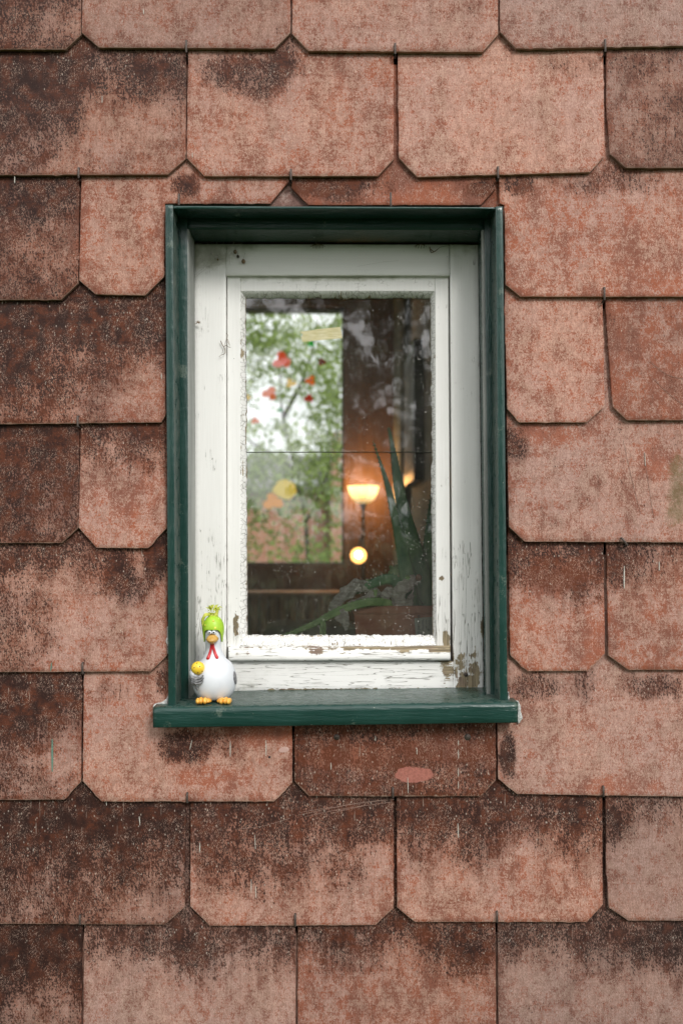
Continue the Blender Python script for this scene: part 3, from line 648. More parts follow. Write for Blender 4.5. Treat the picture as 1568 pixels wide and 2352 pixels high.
board('frame_rail', [(520,1519),(1040.8,1520),(1041,1587),(520,1588)], FY + .0004, .14, Wh, attrs=wear([(1022,1535,20,16,.34),(1025,1560,16,24,.30),(800,1586,260,5,.40)], .25, [(560,1560,90,30,.35)], edge=.25), hz=1.0, bev=1.6)
# opening sash
def sash_obj():
    Y = .0832
    parts = [([(522,635.5),(552,635.5),(552,1486),(522,1486)], 0.0, wear([(541,1440,8,26,.62),(544,1405,5,30,.35),(535,1300,6,20,.2)], .3, [(548,900,10,300,.1)], net=.10, edge=.3)),
             ([(552.3,635.5),(998,635.5),(998,669),(552.3,669)], 1.0, wear([], .1, [(760,640,240,8,.55)], net=.40)),
             ([(998.4,635.5),(1029.5,635.5),(1034,1486),(1001,1486)], 0.0, wear([(1012,1325,8,18,.45),(1024,1465,9,22,.75),(1015,1330,13,8,.3)], .34, [], net=.10, edge=.3)),
             ([(552.3,1481),(1001,1481),(1001,1487),(552.3,1487)], 1.0, wear([], .3, []))]
    objs = [slab('sash', p, Y + .0003 * i, .03, Wh, None, 9, .12, 1.4, a, i * 3.3) for i, (p, h, a) in enumerate(parts)]
    # one mesh: join data by hand
    me = bpy.data.meshes.new('sash'); V = []; F = []; A = {'wr': [], 'pl': [], 'di': [], 'nt': []}
    for o in objs:
        b = len(V); V += [v.co + o.location for v in o.data.vertices]; F += [tuple(b + i for i in p.vertices) for p in o.data.polygons]
        for k in A:
            A[k] += [d.value for d in o.data.attributes[k].data]
    me.from_pydata([tuple(v) for v in V], [], F)
    for k in A: me.attributes.new(k, 'FLOAT', 'POINT').data.foreach_set('value', A[k])
    for o in objs: m_ = o.data; bpy.data.objects.remove(o); bpy.data.meshes.remove(m_)
    o = mesh_obj('sash', me, Wh, win); o['hz'] = 0.0; return o
sash = sash_obj()
# putty fillet: ragged chamfer from sash face down to the glass
def putty():
    outer = [(552,669),(998,669),(1001,1481.5),(552,1481.5)]; inner = [(565,685),(987,685.5),(993.5,1459),(568,1459)]
    V = []; F = []; pl = []; nt = []; n = 140; segs = 5
    me = bpy.data.meshes.new('putty'); idx = 0
    for s in range(4):
        a0, a1 = Vector(outer[s]), Vector(outer[(s+1) % 4]); b0, b1 = Vector(inner[s]), Vector(inner[(s+1) % 4])
        for i in range(n + 1):
            t = i / n; o_ = a0.lerp(a1, t); q = b0.lerp(b1, t)
            d = (q - o_).normalized(); e = min(1, min(i, n - i) / 6)
            k = 1.5 * (1.1 * mn.noise(Vector((q.x * .05, q.y * .05, s))) + 1.6 * mn.noise(Vector((q.x * .16, q.y * .16, s + 4))) + 2.6 * max(0, mn.noise(Vector((q.x * .03, q.y * .03, s + 9))) - .1)) * e
            q = q - d * k
            for j in range(segs + 1):
                u = j / segs; p = o_.lerp(q, u); y = .0838 + (.0945 - .0838) * (u ** 1.25) + .0005 * mn.noise(Vector((p.x * .12, p.y * .12, 2)))
                V.append(at(p.x, p.y, y)); pl.append(.30 + (.25 if s in (1, 3) else .1) * (u > .8) + .3 * max(0, mn.noise(Vector((p.x * .03, p.y * .03, 7))))); nt.append(.70)
            w = at(q.x, q.y, .0945); V.append(Vector((w.x, .0985, w.z))); pl.append(.3); nt.append(.3)
        for i in range(n):
            for j in range(segs + 1):
                a = idx + i * (segs + 2) + j; F.append((a, a + segs + 2, a + segs + 3, a + 1))
        idx += (n + 1) * (segs + 2)
    me.from_pydata([tuple(v) for v in V], [], F); me.update()
    for k, v in (('pl', pl), ('nt', nt), ('wr', [.3] * len(V)), ('di', [.12] * len(V))): me.attributes.new(k, 'FLOAT', 'POINT').data.foreach_set('value', v)
    bm = bmesh.new(); bm.from_mesh(me); bmesh.ops.recalc_face_normals(bm, faces=bm.faces); bm.to_mesh(me); bm.free()
    for p in me.polygons: p.use_smooth = True
    o = mesh_obj('putty', me, Wh, sash); o['hz'] = 0.0; return o
putty()
# weather bar at the foot of the sash
def wbar():
    V = []; F = []; pl = []; n = 220
    prof = [(1484, .0840), (1486, .0760), (1490, .0715), (1497, .0685), (1505, .0668), (1512, .0662), (1516, .0668), (1518.2, .069), (1518.6, .076), (1518.6, .0845)]
    for i in range(n + 1):
        px = 523.5 + (1034.5 - 523.5) * i / n; e = 1.0 if 0 < i < n else 0.0
        for j, (py, y) in enumerate(prof):
            g = .0005 * mn.noise(Vector((px * .012, py * .5, 1))) + .0005 * mn.noise(Vector((px * .06, py * .9, 3)))
            w = at(px, py - (px - 523) * .003, y); w.y += g + (1 - e) * .0022
            V.append(w); pl.append(.36 + .34 * mn.noise(Vector((px * .02, py * .30, 6))) + (.30 if 1486 <= py <= 1492 else 0) * smooth01((px - 620) / 200) + (.35 if px > 985 and py < 1500 else 0) - (.3 if py > 1511 else 0))
    m = len(prof)
    for i in range(n):
        for j in range(m - 1): a = i * m + j; F.append((a, a + 1, a + m + 1, a + m))
    F.append(tuple(range(m))); F.append(tuple(n * m + j for j in range(m)))
    me = bpy.data.meshes.new('weather_bar'); me.from_pydata([tuple(v) for v in V], [], F); me.update()
    for k, v in (('pl', pl), ('nt', [.1] * len(V)), ('wr', [.62] * len(V)), ('di', [.15] * len(V))): me.attributes.new(k, 'FLOAT', 'POINT').data.foreach_set('value', v)
    bm = bmesh.new(); bm.from_mesh(me); bmesh.ops.recalc_face_normals(bm, faces=bm.faces); bm.to_mesh(me); bm.free()
    for p in me.polygons: p.use_smooth = True
    o = mesh_obj('weather_bar', me, Wh, sash); o['hz'] = 1.0; return o
wbar()
def pane(y0, y1, yy, parent, mat, x0=556, x1=1000, name='pane'):
    bm = bmesh.new(); a, b = at(x0, y0, yy), at(x1, y1, yy)
    f = [bm.verts.new(p) for p in ((a.x, yy, b.z), (b.x, yy, b.z), (b.x, yy, a.z), (a.x, yy, a.z))]; bm.faces.new(f)
    return bm_obj(name, bm, mat, parent, smooth=False)
PY = .0958
pane(676, 1038.2, PY, sash, M['glass']); pane(1036, 1470, PY + .0028, sash, M['glass'])
bm = bmesh.new(); jp = [at(558 + i * 11, 1038.6 + .7 * mn.noise(Vector((i * .3, 0, 0))), PY + .0012) for i in range(41)]; tube(bm, jp, .00075, 5)
bm_obj('pane_joint', bm, m_simple('grimy_joint', (.05, .05, .045), (.10, .10, .09), 200, .8, .2), sash)
# screw head in the bare foot of the right stile
bm = bmesh.new(); c = at(1069.5, 1549.5, FY - .0002)
bmesh.ops.create_cone(bm, cap_ends=True, segments=18, radius1=.0034, radius2=.0030, depth=.0012, matrix=Matrix.Translation(c) @ Matrix.Rotation(R(90), 4, 'X'))
box(bm, c + Vector((-.0026, -.0010, -.0004)), c + Vector((.0026, -.0005, .0004)))
bm_obj('screw', bm, M['steel'], win)
# filler smeared where sill and casing meet the shingles
def smear(pts, seed):
    o = slab('filler', pts, -.0128, .006, M['caulk'], win, 3, 1.2, .8, {}, seed, depth_y=-.012); return o
smear([(1166,1590),(1168,1590),(1169,1608),(1190,1611),(1195,1624),(1193,1660),(1189,1662),(1189,1612),(1166,1612)], 1)
smear([(354,1618),(372,1613),(384,1603),(387,1592),(387,1624),(352,1624)], 2)
smear([(384,1440),(386,1440),(387,1500),(385,1502)], 3)

# ------------------------------------------------------------------ tape on the glass
tp = slab('masking_tape', [(688,762),(760,753),(781,751),(784,764),(786,777),(740,781),(695,785),(691,775),(696,768)], PY - .0004, .0002, M['tape'], None, 6, .35, 0, {}, 4)
tag(tp, 'short strip of pale yellow masking tape stuck on the upper pane', 'tape')

# ================================================================== CHICKEN FIGURINE
SILLZ = at(351, 1625.5, -.0385).z * .83 + at(1189, 1613.5, -.0385).z * .17
FYC = .012
def cp(px, py, y=FYC): return at(px, py, y)
zfix = SILLZ + .0006 - cp(493, 1611).z
def cq(px, py, y=FYC):
    w = cp(px, py, y); w.z += zfix; return w
chick = empty('hen_figurine', (cq(493, 1612).x, FYC, SILLZ + .0004), 'white ceramic hen with green spotted cap and yellow egg on the sill', 'figurine')
kU = U * (D + FYC) / D
def lathe(bm, prof, seg=40, depth=1.0):
    """prof: (px centre, py, half width units, y offset m)"""
    rings = []
    for (cx, py, hw, yo) in prof:
        c = cq(cx, py); c.y += yo
        rings.append([bm.verts.new(c + Vector((math.cos(a) * hw * kU, math.sin(a) * hw * kU * depth, 0))) for a in [2 * math.pi * k / seg for k in range(seg)]])
    for a, b in zip(rings, rings[1:]):
        for k in range(seg): bm.faces.new((a[k], a[(k+1) % seg], b[(k+1) % seg], b[k]))
    bm.faces.new(rings[0]); bm.faces.new(rings[-1])
bodyp = [(493,1611.5,22),(493,1609,30),(493,1604,36.5),(493,1597,42),(493,1589,46),(493,1580,48.7),(493,1569,50),(493,1558,49.6),(493,1548,47.8),(493,1539,45),(493,1532,41.5),(493,1526,37),(492.5,1521,31.5),(492,1516,26.5),(491.5,1510,23),(491,1503,20.3),(490.5,1496,18.5),(490,1489,17.6),(490,1481,17.8),(490,1472,18.6),(490,1462,19.6),(490,1451,20),(490,1441,19),(490,1431,15),(490,1424,8)]
bm = bmesh.new(); lathe(bm, [(a, b, c, 0) for a, b, c in bodyp], 44)
body = bm_obj('body', bm, M['porcelain'], chick)
# cap
bm = bmesh.new(); seg, rg = 48, 18; rings = []
for i in range(rg + 1):
    ring = []
    for k in range(seg):
        a = 2 * math.pi * k / seg; front = max(0, -math.sin(a))             # -Y is the front
        side = abs(math.cos(a))
        zrim = 1479 - 29.5 * (smooth01((front - .12) / .80) ** .75) if front > .12 else 1479 - 4 * (1 - side)
        t = i / rg; py = 1418 + (zrim - 1418) * (t ** 1.0)
        # dome half width
        u = (py - 1418) / 30; hw = 23.6 * math.sqrt(max(0, 1 - (1 - min(1, u)) ** 2)) if u < 1 else 23.6 - 3.0 * smooth01((py - 1450) / 30)
        hw = max(hw, .4)
        c = cq(490, py); ring.append(bm.verts.new(c + Vector((math.cos(a) * hw * kU, math.sin(a) * hw * kU * 1.0, 0))))
    rings.append(ring)
for a, b in zip(rings, rings[1:]):
    for k in range(seg): bm.faces.new((a[k], a[(k+1) % seg], b[(k+1) % seg], b[k]))
bm.faces.new(rings[0])
cap = bm_obj('cap', bm, M['lime'], chick)
so_ = cap.modifiers.new('thickness', 'SOLIDIFY'); so_.thickness = .0014; so_.offset = 0
def on_round(px, py, hw, cx=489, extra=.0003):
    dx = (px - cx) * kU; rr = hw * kU; c = cq(px, py); c.y = FYC - math.sqrt(max(0, rr * rr - dx * dx)) - extra; return c
bm = bmesh.new()
for px, py, r, hw in ((493.5,1429.5,2.8,19.8),(474,1439,2.3,23.2),(498,1445,3.0,24.0),(511.5,1437,2.0,22.8)):
    p = on_round(px, py, hw); n = (p - Vector((cq(489, 0).x, FYC, p.z))).normalized()
    ellip(bm, p, (r * kU, .0005, r * kU * 1.1), 10, 6, Vector((0, -1, 0)).rotation_difference(n))
bm_obj('cap_spots', bm, M['yellowdot'], cap)
# face
for ex in (485.2, 494.6):
    bm = bmesh.new(); p = on_round(ex, 1454.8, 20.5, 490); ellip(bm, p + Vector((0, -.0012, 0)), (5.0 * kU, .0028, 4.6 * kU), 18, 12); eye = bm_obj('eye', bm, M['porcelain'], chick)
    bm = bmesh.new(); ellip(bm, p + Vector((.0003, -.0041, .0002)), (1.9 * kU, .0006, 1.9 * kU), 12, 8); bm_obj('pupil', bm, M['black'], eye)
bm = bmesh.new(); p = on_round(491.5, 1469, 18.8, 490)
prof = [(-10.5, 3, .002), (-6, 8.5, -.002), (-1, 13.0, -.006), (3, 14.2, -.0085), (7, 12.5, -.0085), (11, 8, -.006), (15, 2.4, -.002)]
rings = []
for dz, hw, yo in prof:
    c = cq(491.3, 1467.5 + dz * .92); c.y = p.y
    rings.append([bm.verts.new(c + Vector((math.cos(a) * hw * kU, (yo - .001) * max(0, math.sin(a)) * 1.5 + .003 * max(0, -math.sin(a)), 0))) for a in [2 * math.pi * k / 24 for k in range(24)]])
for a, b in zip(rings, rings[1:]):
    for k in range(24): bm.faces.new((a[k], a[(k+1) % 24], b[(k+1) % 24], b[k]))
bm.faces.new(rings[0]); bm.faces.new(rings[-1])
bm_obj('beak', bm, M['ochre'], chick)
for pts, rr in (([(488.5,1482,17.8),(487.5,1493,18.2),(485,1504,20.5),(482,1513,25)], (2.8,3.2,3.8,4.0)), ([(492,1482,17.8),(493.5,1492,18.2),(497,1503,20.5),(501.5,1512,25)], (2.8,3.2,3.8,4.0))):
    bm = bmesh.new(); P = bez([on_round(a, b, c, 490, -.0006) for a, b, c in pts], 6); n = len(P)
    tube(bm, P, [((rr[0] + (rr[3] - rr[0]) * i / (n - 1)) * kU) for i in range(n)], 12); ellip(bm, P[-1], (4.0 * kU,) * 3, 14, 10); ellip(bm, P[0], (3 * kU,) * 3, 12, 8)
    bm_obj('wattle', bm, M['red'], chick)
# egg and wings
ec = cq(461.5, 1533.5); ec.y = FYC - .024
bm = bmesh.new(); ellip(bm, ec, (15.2 * kU, 15 * kU, 15.4 * kU), 28, 18); egg = bm_obj('egg', bm, M['eggy'], chick)
bm = bmesh.new()
for dx, dz in ((-1,12.5),(-6,3.5),(6,6),(11,-5),(2,-7.5),(-5,-11)):
    d = Vector((dx, -math.sqrt(max(4, 15.2**2 - dx*dx - dz*dz)), dz)).normalized(); ellip(bm, ec + d * 15.2 * kU, (.0009, .0009, .0009), 8, 6)
bm_obj('egg_spots', bm, M['brown_dot'], egg)
bm = bmesh.new(); wc = cq(459, 1552); wc.y = FYC - .021
ellip(bm, wc + Vector((-.0035, .0035, .004)), (13 * kU, .012, 14 * kU), 20, 14); ellip(bm, cq(452, 1560) + Vector((0, -.014, 0)), (9 * kU, .012, 14 * kU), 16, 12)
lw = bm_obj('wing', bm, M['porcelain'], chick)
bm = bmesh.new()
for pts, r in (([(447,1551),(458,1556),(470,1552),(475,1547)], 3.2), ([(449,1556),(460,1561),(471,1558),(476,1553)], 3.0), ([(451,1561),(461,1566),(470,1564),(475,1560)], 2.7), ([(450,1563),(455,1570),(459,1577),(462,1583)], 3.0)):
    P = []
    for i, (a, b) in enumerate(pts):
        w = cq(a, b); w.y = FYC - .0335 + abs(a - 461) * .00018 + (.003 if b > 1566 else 0) + (.002 if b > 1576 else 0); P.append(w)
    P = bez(P, 5); n = len(P); tube(bm, P, [r * kU * (1 - .55 * (i / (n-1)) ** 2) for i in range(n)], 8)
bm_obj('feather_tips', bm, M['grey_paint'], lw)
bm = bmesh.new(); c = cq(532, 1553); c.y = FYC + .001; ellip(bm, c, (9.5 * kU, .016, 28 * kU), 20, 16, Matrix.Rotation(R(-14), 3, 'Y'))
rw = bm_obj('wing', bm, M['porcelain'], chick)
bm = bmesh.new(); c = cq(540.0, 1559); c.y = FYC - .002; ellip(bm, c, (3.2 * kU, .011, 17 * kU), 14, 14, Matrix.Rotation(R(-10), 3, 'Y')); bm_obj('feather_tips', bm, M['grey_paint'], rw)
# feet
for fx, sg, zz in ((475.5, 1, 0), (521, -1, 0)):
    ft = bmesh.new()
    for k, (dx, dz_, r) in enumerate(((-12.0 * sg, 0, 7.0), (-5.0 * sg, .0002, 8.0), (3.5 * sg, .0001, 7.6))):
        base = Vector((cq(fx, 0).x + dx * kU, -.0200, SILLZ + r * kU * .98)); ellip(ft, base, (r * kU * .72, .0088, r * kU), 14, 12, Matrix.Rotation(R(8 * sg), 3, 'Z'))
    ellip(ft, Vector((cq(fx, 0).x + 8 * sg * kU, -.0135, SILLZ + 5.5 * kU)), (9 * kU, .008, 5.4 * kU), 14, 10)
    bm_obj('foot', ft, M['orange'], chick)
# raffia tuft with its bow
rnd = random.Random(3)
bm = bmesh.new(); b0 = cq(490, 1419.5)
for i in range(95):
    a = rnd.uniform(0, 6.28); s = rnd.uniform(.2, 1); up = rnd.uniform(16, 29) * kU; out = rnd.uniform(6, 19) * kU * s
    p = [b0 + Vector((rnd.uniform(-8, 9) * kU, rnd.uniform(-7, 3) * kU, -.0016)), b0 + Vector((math.cos(a) * out * .8, math.sin(a) * out * .5, up * .8)), b0 + Vector((math.cos(a) * out * 1.25, math.sin(a) * out * .8, up * (1.0 - .5 * s * rnd.random())))]
    P = bez(p, 5); tube(bm, P, [(2.6 - 2.0 * k / (len(P) - 1)) * kU for k in range(len(P))], 4)
for i in range(26):                                                    # strands lying down behind the left of the cap
    p = [b0 + Vector((-2 * kU, -.001, .001)), cq(476 - rnd.random() * 5, 1414 + rnd.random() * 5, FYC - .008), cq(468 - rnd.random() * 4, 1425 + rnd.random() * 8, FYC - .006), cq(465 + rnd.random() * 4, 1445 + rnd.random() * 14, FYC - .001)]
    tube(bm, bez(p, 5), 1.5 * kU, 4)
tuft = bm_obj('tuft', bm, M['raffia'], chick)
bm = bmesh.new()
for p in ([(484,1409),(478,1404),(474,1407),(484,1411),(489,1410)], [(486,1409),(490,1402),(493,1395),(494,1390)], [(486,1410),(492,1412),(494,1409),(487,1408)], [(476,1405),(469,1402),(464,1405)]):
    tube(bm, bez([cq(a, b, FYC - .009) for a, b in p], 5), .95 * kU, 6)
bm_obj('bow', bm, M['white_thread'], tuft)

# ================================================================== SMALL THINGS CAUGHT ON THE FRAME
def seed_husk(px, py, r, mat, label, ry=1.35, y=FY - .004):
    bm = bmesh.new(); c = at(px, py, y); ellip(bm, c, (r * U, r * U * .7, r * ry * U), 14, 10)
    for v in bm.verts:
        d = v.co.z - c.z
        if d > 0: v.co.x = c.x + (v.co.x - c.x) * (1 - .55 * (d / (r * ry * U)) ** 2)
    tube(bm, [c + Vector((0, 0, r * ry * U * .9)), c + Vector((.0006, -.0003, r * ry * U * 1.7))], .00018, 5)
    return tag(bm_obj('seed_husk', bm, mat, None), label, 'seed husk', 'seed husks hanging in the cobweb')
seed_husk(540.4, 578, 4.3, M['husk'], 'brown seed husk, highest of the cobweb cluster at the upper left')
seed_husk(546.5, 588.8, 3.2, m_simple('dark_husk', (.04, .035, .028), (.09, .07, .05), 600, .8, .2), 'darkest of the seed husks hanging in the cobweb')
seed_husk(559, 600, 4.6, M['husk'], 'brown seed husk, lowest and furthest right of the cobweb cluster')
seed_husk(500.5, 596, 2.1, M['husk'], 'tiny brown seed husk left of the cobweb cluster')
def twig(paths, label, r=.00045, name='dry_twig', mat='twig'):
    bm = bmesh.new()
    for p, y, rr in paths: P = bez([at(a, b, y + (c if c else 0)) for a, b, c in p], 5); n = len(P); tube(bm, P, [rr * r * (1 - .5 * k / (n - 1)) for k in range(n)], 6)
    return tag(bm_obj(name, bm, M[mat], None), label, 'twig')
yt = FY - .004
twig([([(507,783,0),(510,790,0),(514,796,0),(519,793,0),(525,797,0),(530,798,0)], yt, 1.5), ([(514,796,0),(517,805,0),(516,812,0),(508,816,0),(503,820,0)], yt, 1.4),
      ([(520,765,.002),(523,770,0),(521,780,0),(528,794,0)], yt, 1.0), ([(521,778,0),(516,792,0)], yt, .8), ([(512,803,0),(511,810,0)], yt, .8), ([(523,779,0),(526,786,0),(528,796,0)], yt, .8)], 'bent dark twig clinging to the edge of the upper left sash')
sp_ = [([(434,742,-.01),(441,744,-.004),(449,744,0),(455,741,-.003)], yt, 1.5)]
for k in range(9): a = R(-40 + 26 * k); sp_.append(([(455,741,-.003),(455 + 5 * math.cos(a) * (1 + .4 * (k % 2)), 741 - 5 * math.sin(a), -.004)], yt, 1.1))
twig(sp_, 'dry star-shaped sprig poking out on the left stile', mat='husk')
def claw(cx, n, w, label, tilt=0):
    q = [([(cx - w, 566, -.004), (cx, 561, -.006), (cx + w, 566, -.004)], yt, 1.4)]
    for k in range(n): x = cx - w * .6 + 1.2 * w * k / (n - 1); q.append(([(x, 562, -.006), (x + (x - cx) * .15 + tilt, 571 - abs(x - cx) * .1, -.007)], yt, 1.2))
    twig(q, label)
claw(730, 8, 17, 'comb-like dry sprig hanging from the middle of the green head')
claw(965, 4, 14, 'small splayed dry sprig under the right part of the green head', -2)
twig([([(986,567,0),(990,580,0),(1001,575,0),(1006,571,0)], yt, 2.2), ([(1003,573,0),(1013,567,0),(1030,564,0),(1045,561,0)], yt, .7), ([(988,572,0),(996,578,0),(1003,574,0)], yt, 2.0)], 'dark curled leaf scrap under the right end of the green head')
# cobweb threads
rnd = random.Random(11); bm = bmesh.new()
for i in range(42):
    a = Vector((rnd.uniform(448, 560), rnd.uniform(555, 566), rnd.uniform(-.02, -.002))); b = Vector((rnd.gauss(495, 22), rnd.gauss(598, 12), 0))
    if rnd.random() < .25: a = Vector((446, rnd.uniform(560, 640), -.004))
    m_ = (a + b) / 2 + Vector((rnd.uniform(-5, 5), rnd.uniform(0, 6), 0))
    P = [at(p.x, p.y, FY - .001 + p.z) for p in (a, m_, b)]; tube(bm, bez(P, 4), rnd.uniform(.00006, .00016), 3, cap=False)
for p in ([(541,583),(543,586),(546,585)], [(549,591),(556,594),(559,594)], [(520,590),(530,585),(541,583)]):
    tube(bm, bez([at(a, b, FY - .004) for a, b in p], 4), .00012, 3, cap=False)
for px, py, r in ((497, 591, 5), (487, 583, 4), (501, 586, 3)):
    ellip(bm, at(px, py, FY - .002), (r * U, .0008, r * U * .8), 8, 6)
tag(bm_obj('cobweb', bm, M['web'], None), 'thin cobweb threads in the upper left corner of the white frame', 'cobweb', kind=None)
bm = bmesh.new(); ellip(bm, at(720, 541.5, .055), (.0022, .0018, .0026), 12, 8); ellip(bm, at(721.5, 544, .055), (.0016, .0014, .0014), 10, 6)
tag(bm_obj('spider_egg', bm, M['white_thread'], None), 'tiny white spider egg sac hanging below the green head', 'egg sac')
for p, lb in (([(727,562),(722,548),(720,541)], 'single cobweb thread holding the white egg sac'), ([(600,560),(603,566),(600,572),(596,578)], 'short cobweb thread right of the seed husks'), ([(820,612),(870,603),(915,598)], 'long slack cobweb thread across the top rail')):
    bm = bmesh.new(); tube(bm, bez([at(a, b, FY - .004) for a, b in p], 4), .00014, 3, cap=False); tag(bm_obj('cobweb', bm, M['web'], None), lb, 'cobweb')
# small debris on the sill
rnd = random.Random(5)

# ================================================================== PLANTER AND ALOE
yP = .158
def stroke(bm, pts, y, widths, flat=.35, seg=10):
    P = bez([at(a, b, y + c) for a, b, c in pts], 10); n = len(P); rings = []
    for i, p in enumerate(P):
        d = (P[min(i+1, n-1)] - P[max(i-1, 0)]).normalized(); a = d.cross(Vector((0, 1, 0))).normalized(); t = i / (n - 1); q = t * (len(widths) - 1); j = min(int(q), len(widths) - 2); w = widths[j] + (widths[j+1] - widths[j]) * (q - j)
        w *= U * (D + y) / D
        rings.append([bm.verts.new(p + a * math.cos(u) * w + Vector((0, 1, 0)) * math.sin(u) * w * flat + Vector((0, (-.25 * w) * (math.cos(u) ** 2), 0))) for u in [2 * math.pi * k / seg for k in range(seg)]])
    for r0, r1 in zip(rings, rings[1:]):
        for k in range(seg): bm.faces.new((r0[k], r0[(k+1) % seg], r1[(k+1) % seg], r1[k]))
    bm.faces.new(rings[0]); bm.faces.new(rings[-1])
    return P
def aloe_leaf(pts, widths, mat, name='leaf', y=.205, teeth=True, label=None):
    bm = bmesh.new(); P = stroke(bm, pts, y, widths)
    if teeth:
        n = len(P)
        for i in range(2, n - 2, 2):
            t = i / (n - 1); q = t * (len(widths) - 1); j = min(int(q), len(widths) - 2); w = (widths[j] + (widths[j+1] - widths[j]) * (q - j)) * U * (D + y) / D
            d = (P[i+1] - P[i-1]).normalized(); a = d.cross(Vector((0, 1, 0))).normalized()
            for s in (-1, 1): e = P[i] + a * s * w * .93; bmesh.ops.create_cone(bm, cap_ends=True, segments=5, radius1=.0013, radius2=.0002, depth=.004, matrix=Matrix.Translation(e + a * s * .0012) @ Vector((0, 0, 1)).rotation_difference((a * s + d * .4).normalized()).to_matrix().to_4x4())
    o = bm_obj(name, bm, M[mat], aloe)
    if label: o['label'] = label
    return o
pz = at(0, 1392, yP).z
planter = empty('planter', (at(940, 0, yP).x, yP + .07, pz - .095), 'long terracotta planter with a paper label inside the window', 'planter')
bm = bmesh.new(); x0, x1 = at(812, 0, yP).x, at(1120, 0, yP).x
# trough with slightly sloping sides, a lip and a hollow
def ring(z, e, y0_, y1_): return [bm.verts.new(p) for p in ((x0 + e, y0_ + e, z), (x1 - e, y0_ + e, z), (x1 - e, y1_ - e, z), (x0 + e, y1_ - e, z))]
rs = [ring(pz - .095, .008, yP, yP + .13), ring(pz - .014, .001, yP, yP + .13), ring(pz - .013, -.0008, yP, yP + .13), ring(pz - .001, -.0012, yP, yP + .13), ring(pz, 0.0, yP, yP + .13), ring(pz, .007, yP, yP + .13), ring(pz - .02, .008, yP, yP + .13)]
for a, b in zip(rs, rs[1:]):
    for k in range(4): bm.faces.new((a[k], a[(k+1) % 4], b[(k+1) % 4], b[k]))
bm.faces.new(rs[0])
bm_obj('trough', bm, M['terracotta'], planter, smooth=False)
boxobj('soil', (x0 + .009, yP + .009, pz - .024), (x1 - .009, yP + .121, pz - .012), M['soil'], planter)
yL = yP - .0012 
lab = slab('label', [(951,1420),(990,1417),(1016,1416),(1018,1458),(958,1460),(954,1457)], yL, .0008, M['sticker'], planter, 6, 0, 0, {}, 1)
def text_obj(s, px, py, size, y, mat, parent, rot=90, name='lettering'):
    cu = bpy.data.curves.new(name, 'FONT'); cu.body = s; cu.size = size; cu.extrude = .0001; cu.align_x = 'LEFT'
    to = bpy.data.objects.new('tmp', cu); C.objects.link(to); to.rotation_euler = (R(90), 0, 0)
    dg = bpy.context.evaluated_depsgraph_get(); me = bpy.data.meshes.new_from_object(to.evaluated_get(dg)); bpy.data.objects.remove(to)
    m4 = Matrix.Translation(at(px, py, y)) @ Matrix.Rotation(R(-rot), 4, 'Y') @ Matrix.Rotation(R(90), 4, 'X')
    me.transform(m4); return mesh_obj(name, me, mat, parent)
text_obj('parama', 963.5, 1448, .0088, yL - .0004, M['ink'], lab)
bm = bmesh.new(); c = at(961, 1453.5, yL - .0004); P = [c + Vector((math.cos(a) * .0019, 0, math.sin(a) * .0019)) for a in [k * 2 * math.pi / 16 for k in range(17)]]; tube(bm, P, .0004, 4); bm_obj('emblem', bm, M['ink'], lab)
bm = bmesh.new()
for px, a, b in ((968.5,1425,1446),(971.5,1422,1450),(978,1423,1434),(978,1437,1446),(985,1424,1438)):
    box(bm, at(px - .5, a, yL - .0004), at(px + .5, b, yL - .0006))
for k in range(4): box(bm, at(981 + k * 1.6, 1444, yL - .0004), at(981.8 + k * 1.6, 1449, yL - .0006))
bm_obj('small_print', bm, m_simple('grey_ink', (.2, .24, .22), (.24, .28, .26), 30, .6, .3, 0), lab)

aloe = empty('aloe_plant', at(950, 1400, .21), 'tall spiky aloe with some withered grey leaves growing in the terracotta planter', 'plant')
aloe_leaf([(972,1400,0),(965,1340,0),(948,1260,-.005),(930,1190,-.008),(912,1100,-.004),(903,1040,0),(896,1000,.004),(891,980,.006)], [30,27,22,18,13,9,5.5,3,.6], 'aloe')
aloe_leaf([(940,1400,-.012),(935,1330,-.012),(922,1260,-.012),(905,1180,-.012),(888,1110,-.010),(872,1060,-.006),(856,1013,0)], [22,19,15,11,8,5,2.5,.6], 'aloe')
aloe_leaf([(1003,1400,.01),(990,1350,.01),(984,1280,.01),(986,1220,.01),(990,1160,.01),(996,1110,.01)], [26,22,16,11,6,1], 'aloe')
aloe_leaf([(1030,1400,.02),(1040,1300,.02),(1055,1200,.02),(1075,1120,.02)], [24,18,11,1], 'aloe')
aloe_leaf([(925,1402,-.02),(905,1390,-.035),(868,1382,-.05),(830,1386,-.055),(780,1402,-.055),(730,1428,-.055),(690,1446,-.055),(640,1466,-.055)], [7,8,9,9.5,8.5,7,5.5,4], 'aloe_pale', label='long pale leaf drooping out of the planter to the left')
aloe_leaf([(960,1395,-.01),(925,1352,-.02),(898,1330,-.03),(870,1334,-.035),(840,1348,-.035),(815,1362,-.03)], [14,13,12,11,10,8,4], 'aloe', label='bent green leaf arching over the rim')
aloe_leaf([(742,1414,-.056),(739,1435,-.056),(737,1468,-.054)], [1.5,3.5,4.5], 'aloe_pale', 'shoot', teeth=False)
aloe_leaf([(745,1414,-.057),(745,1435,-.057),(746,1468,-.055)], [1.5,3,4], 'aloe_pale', 'shoot', teeth=False)
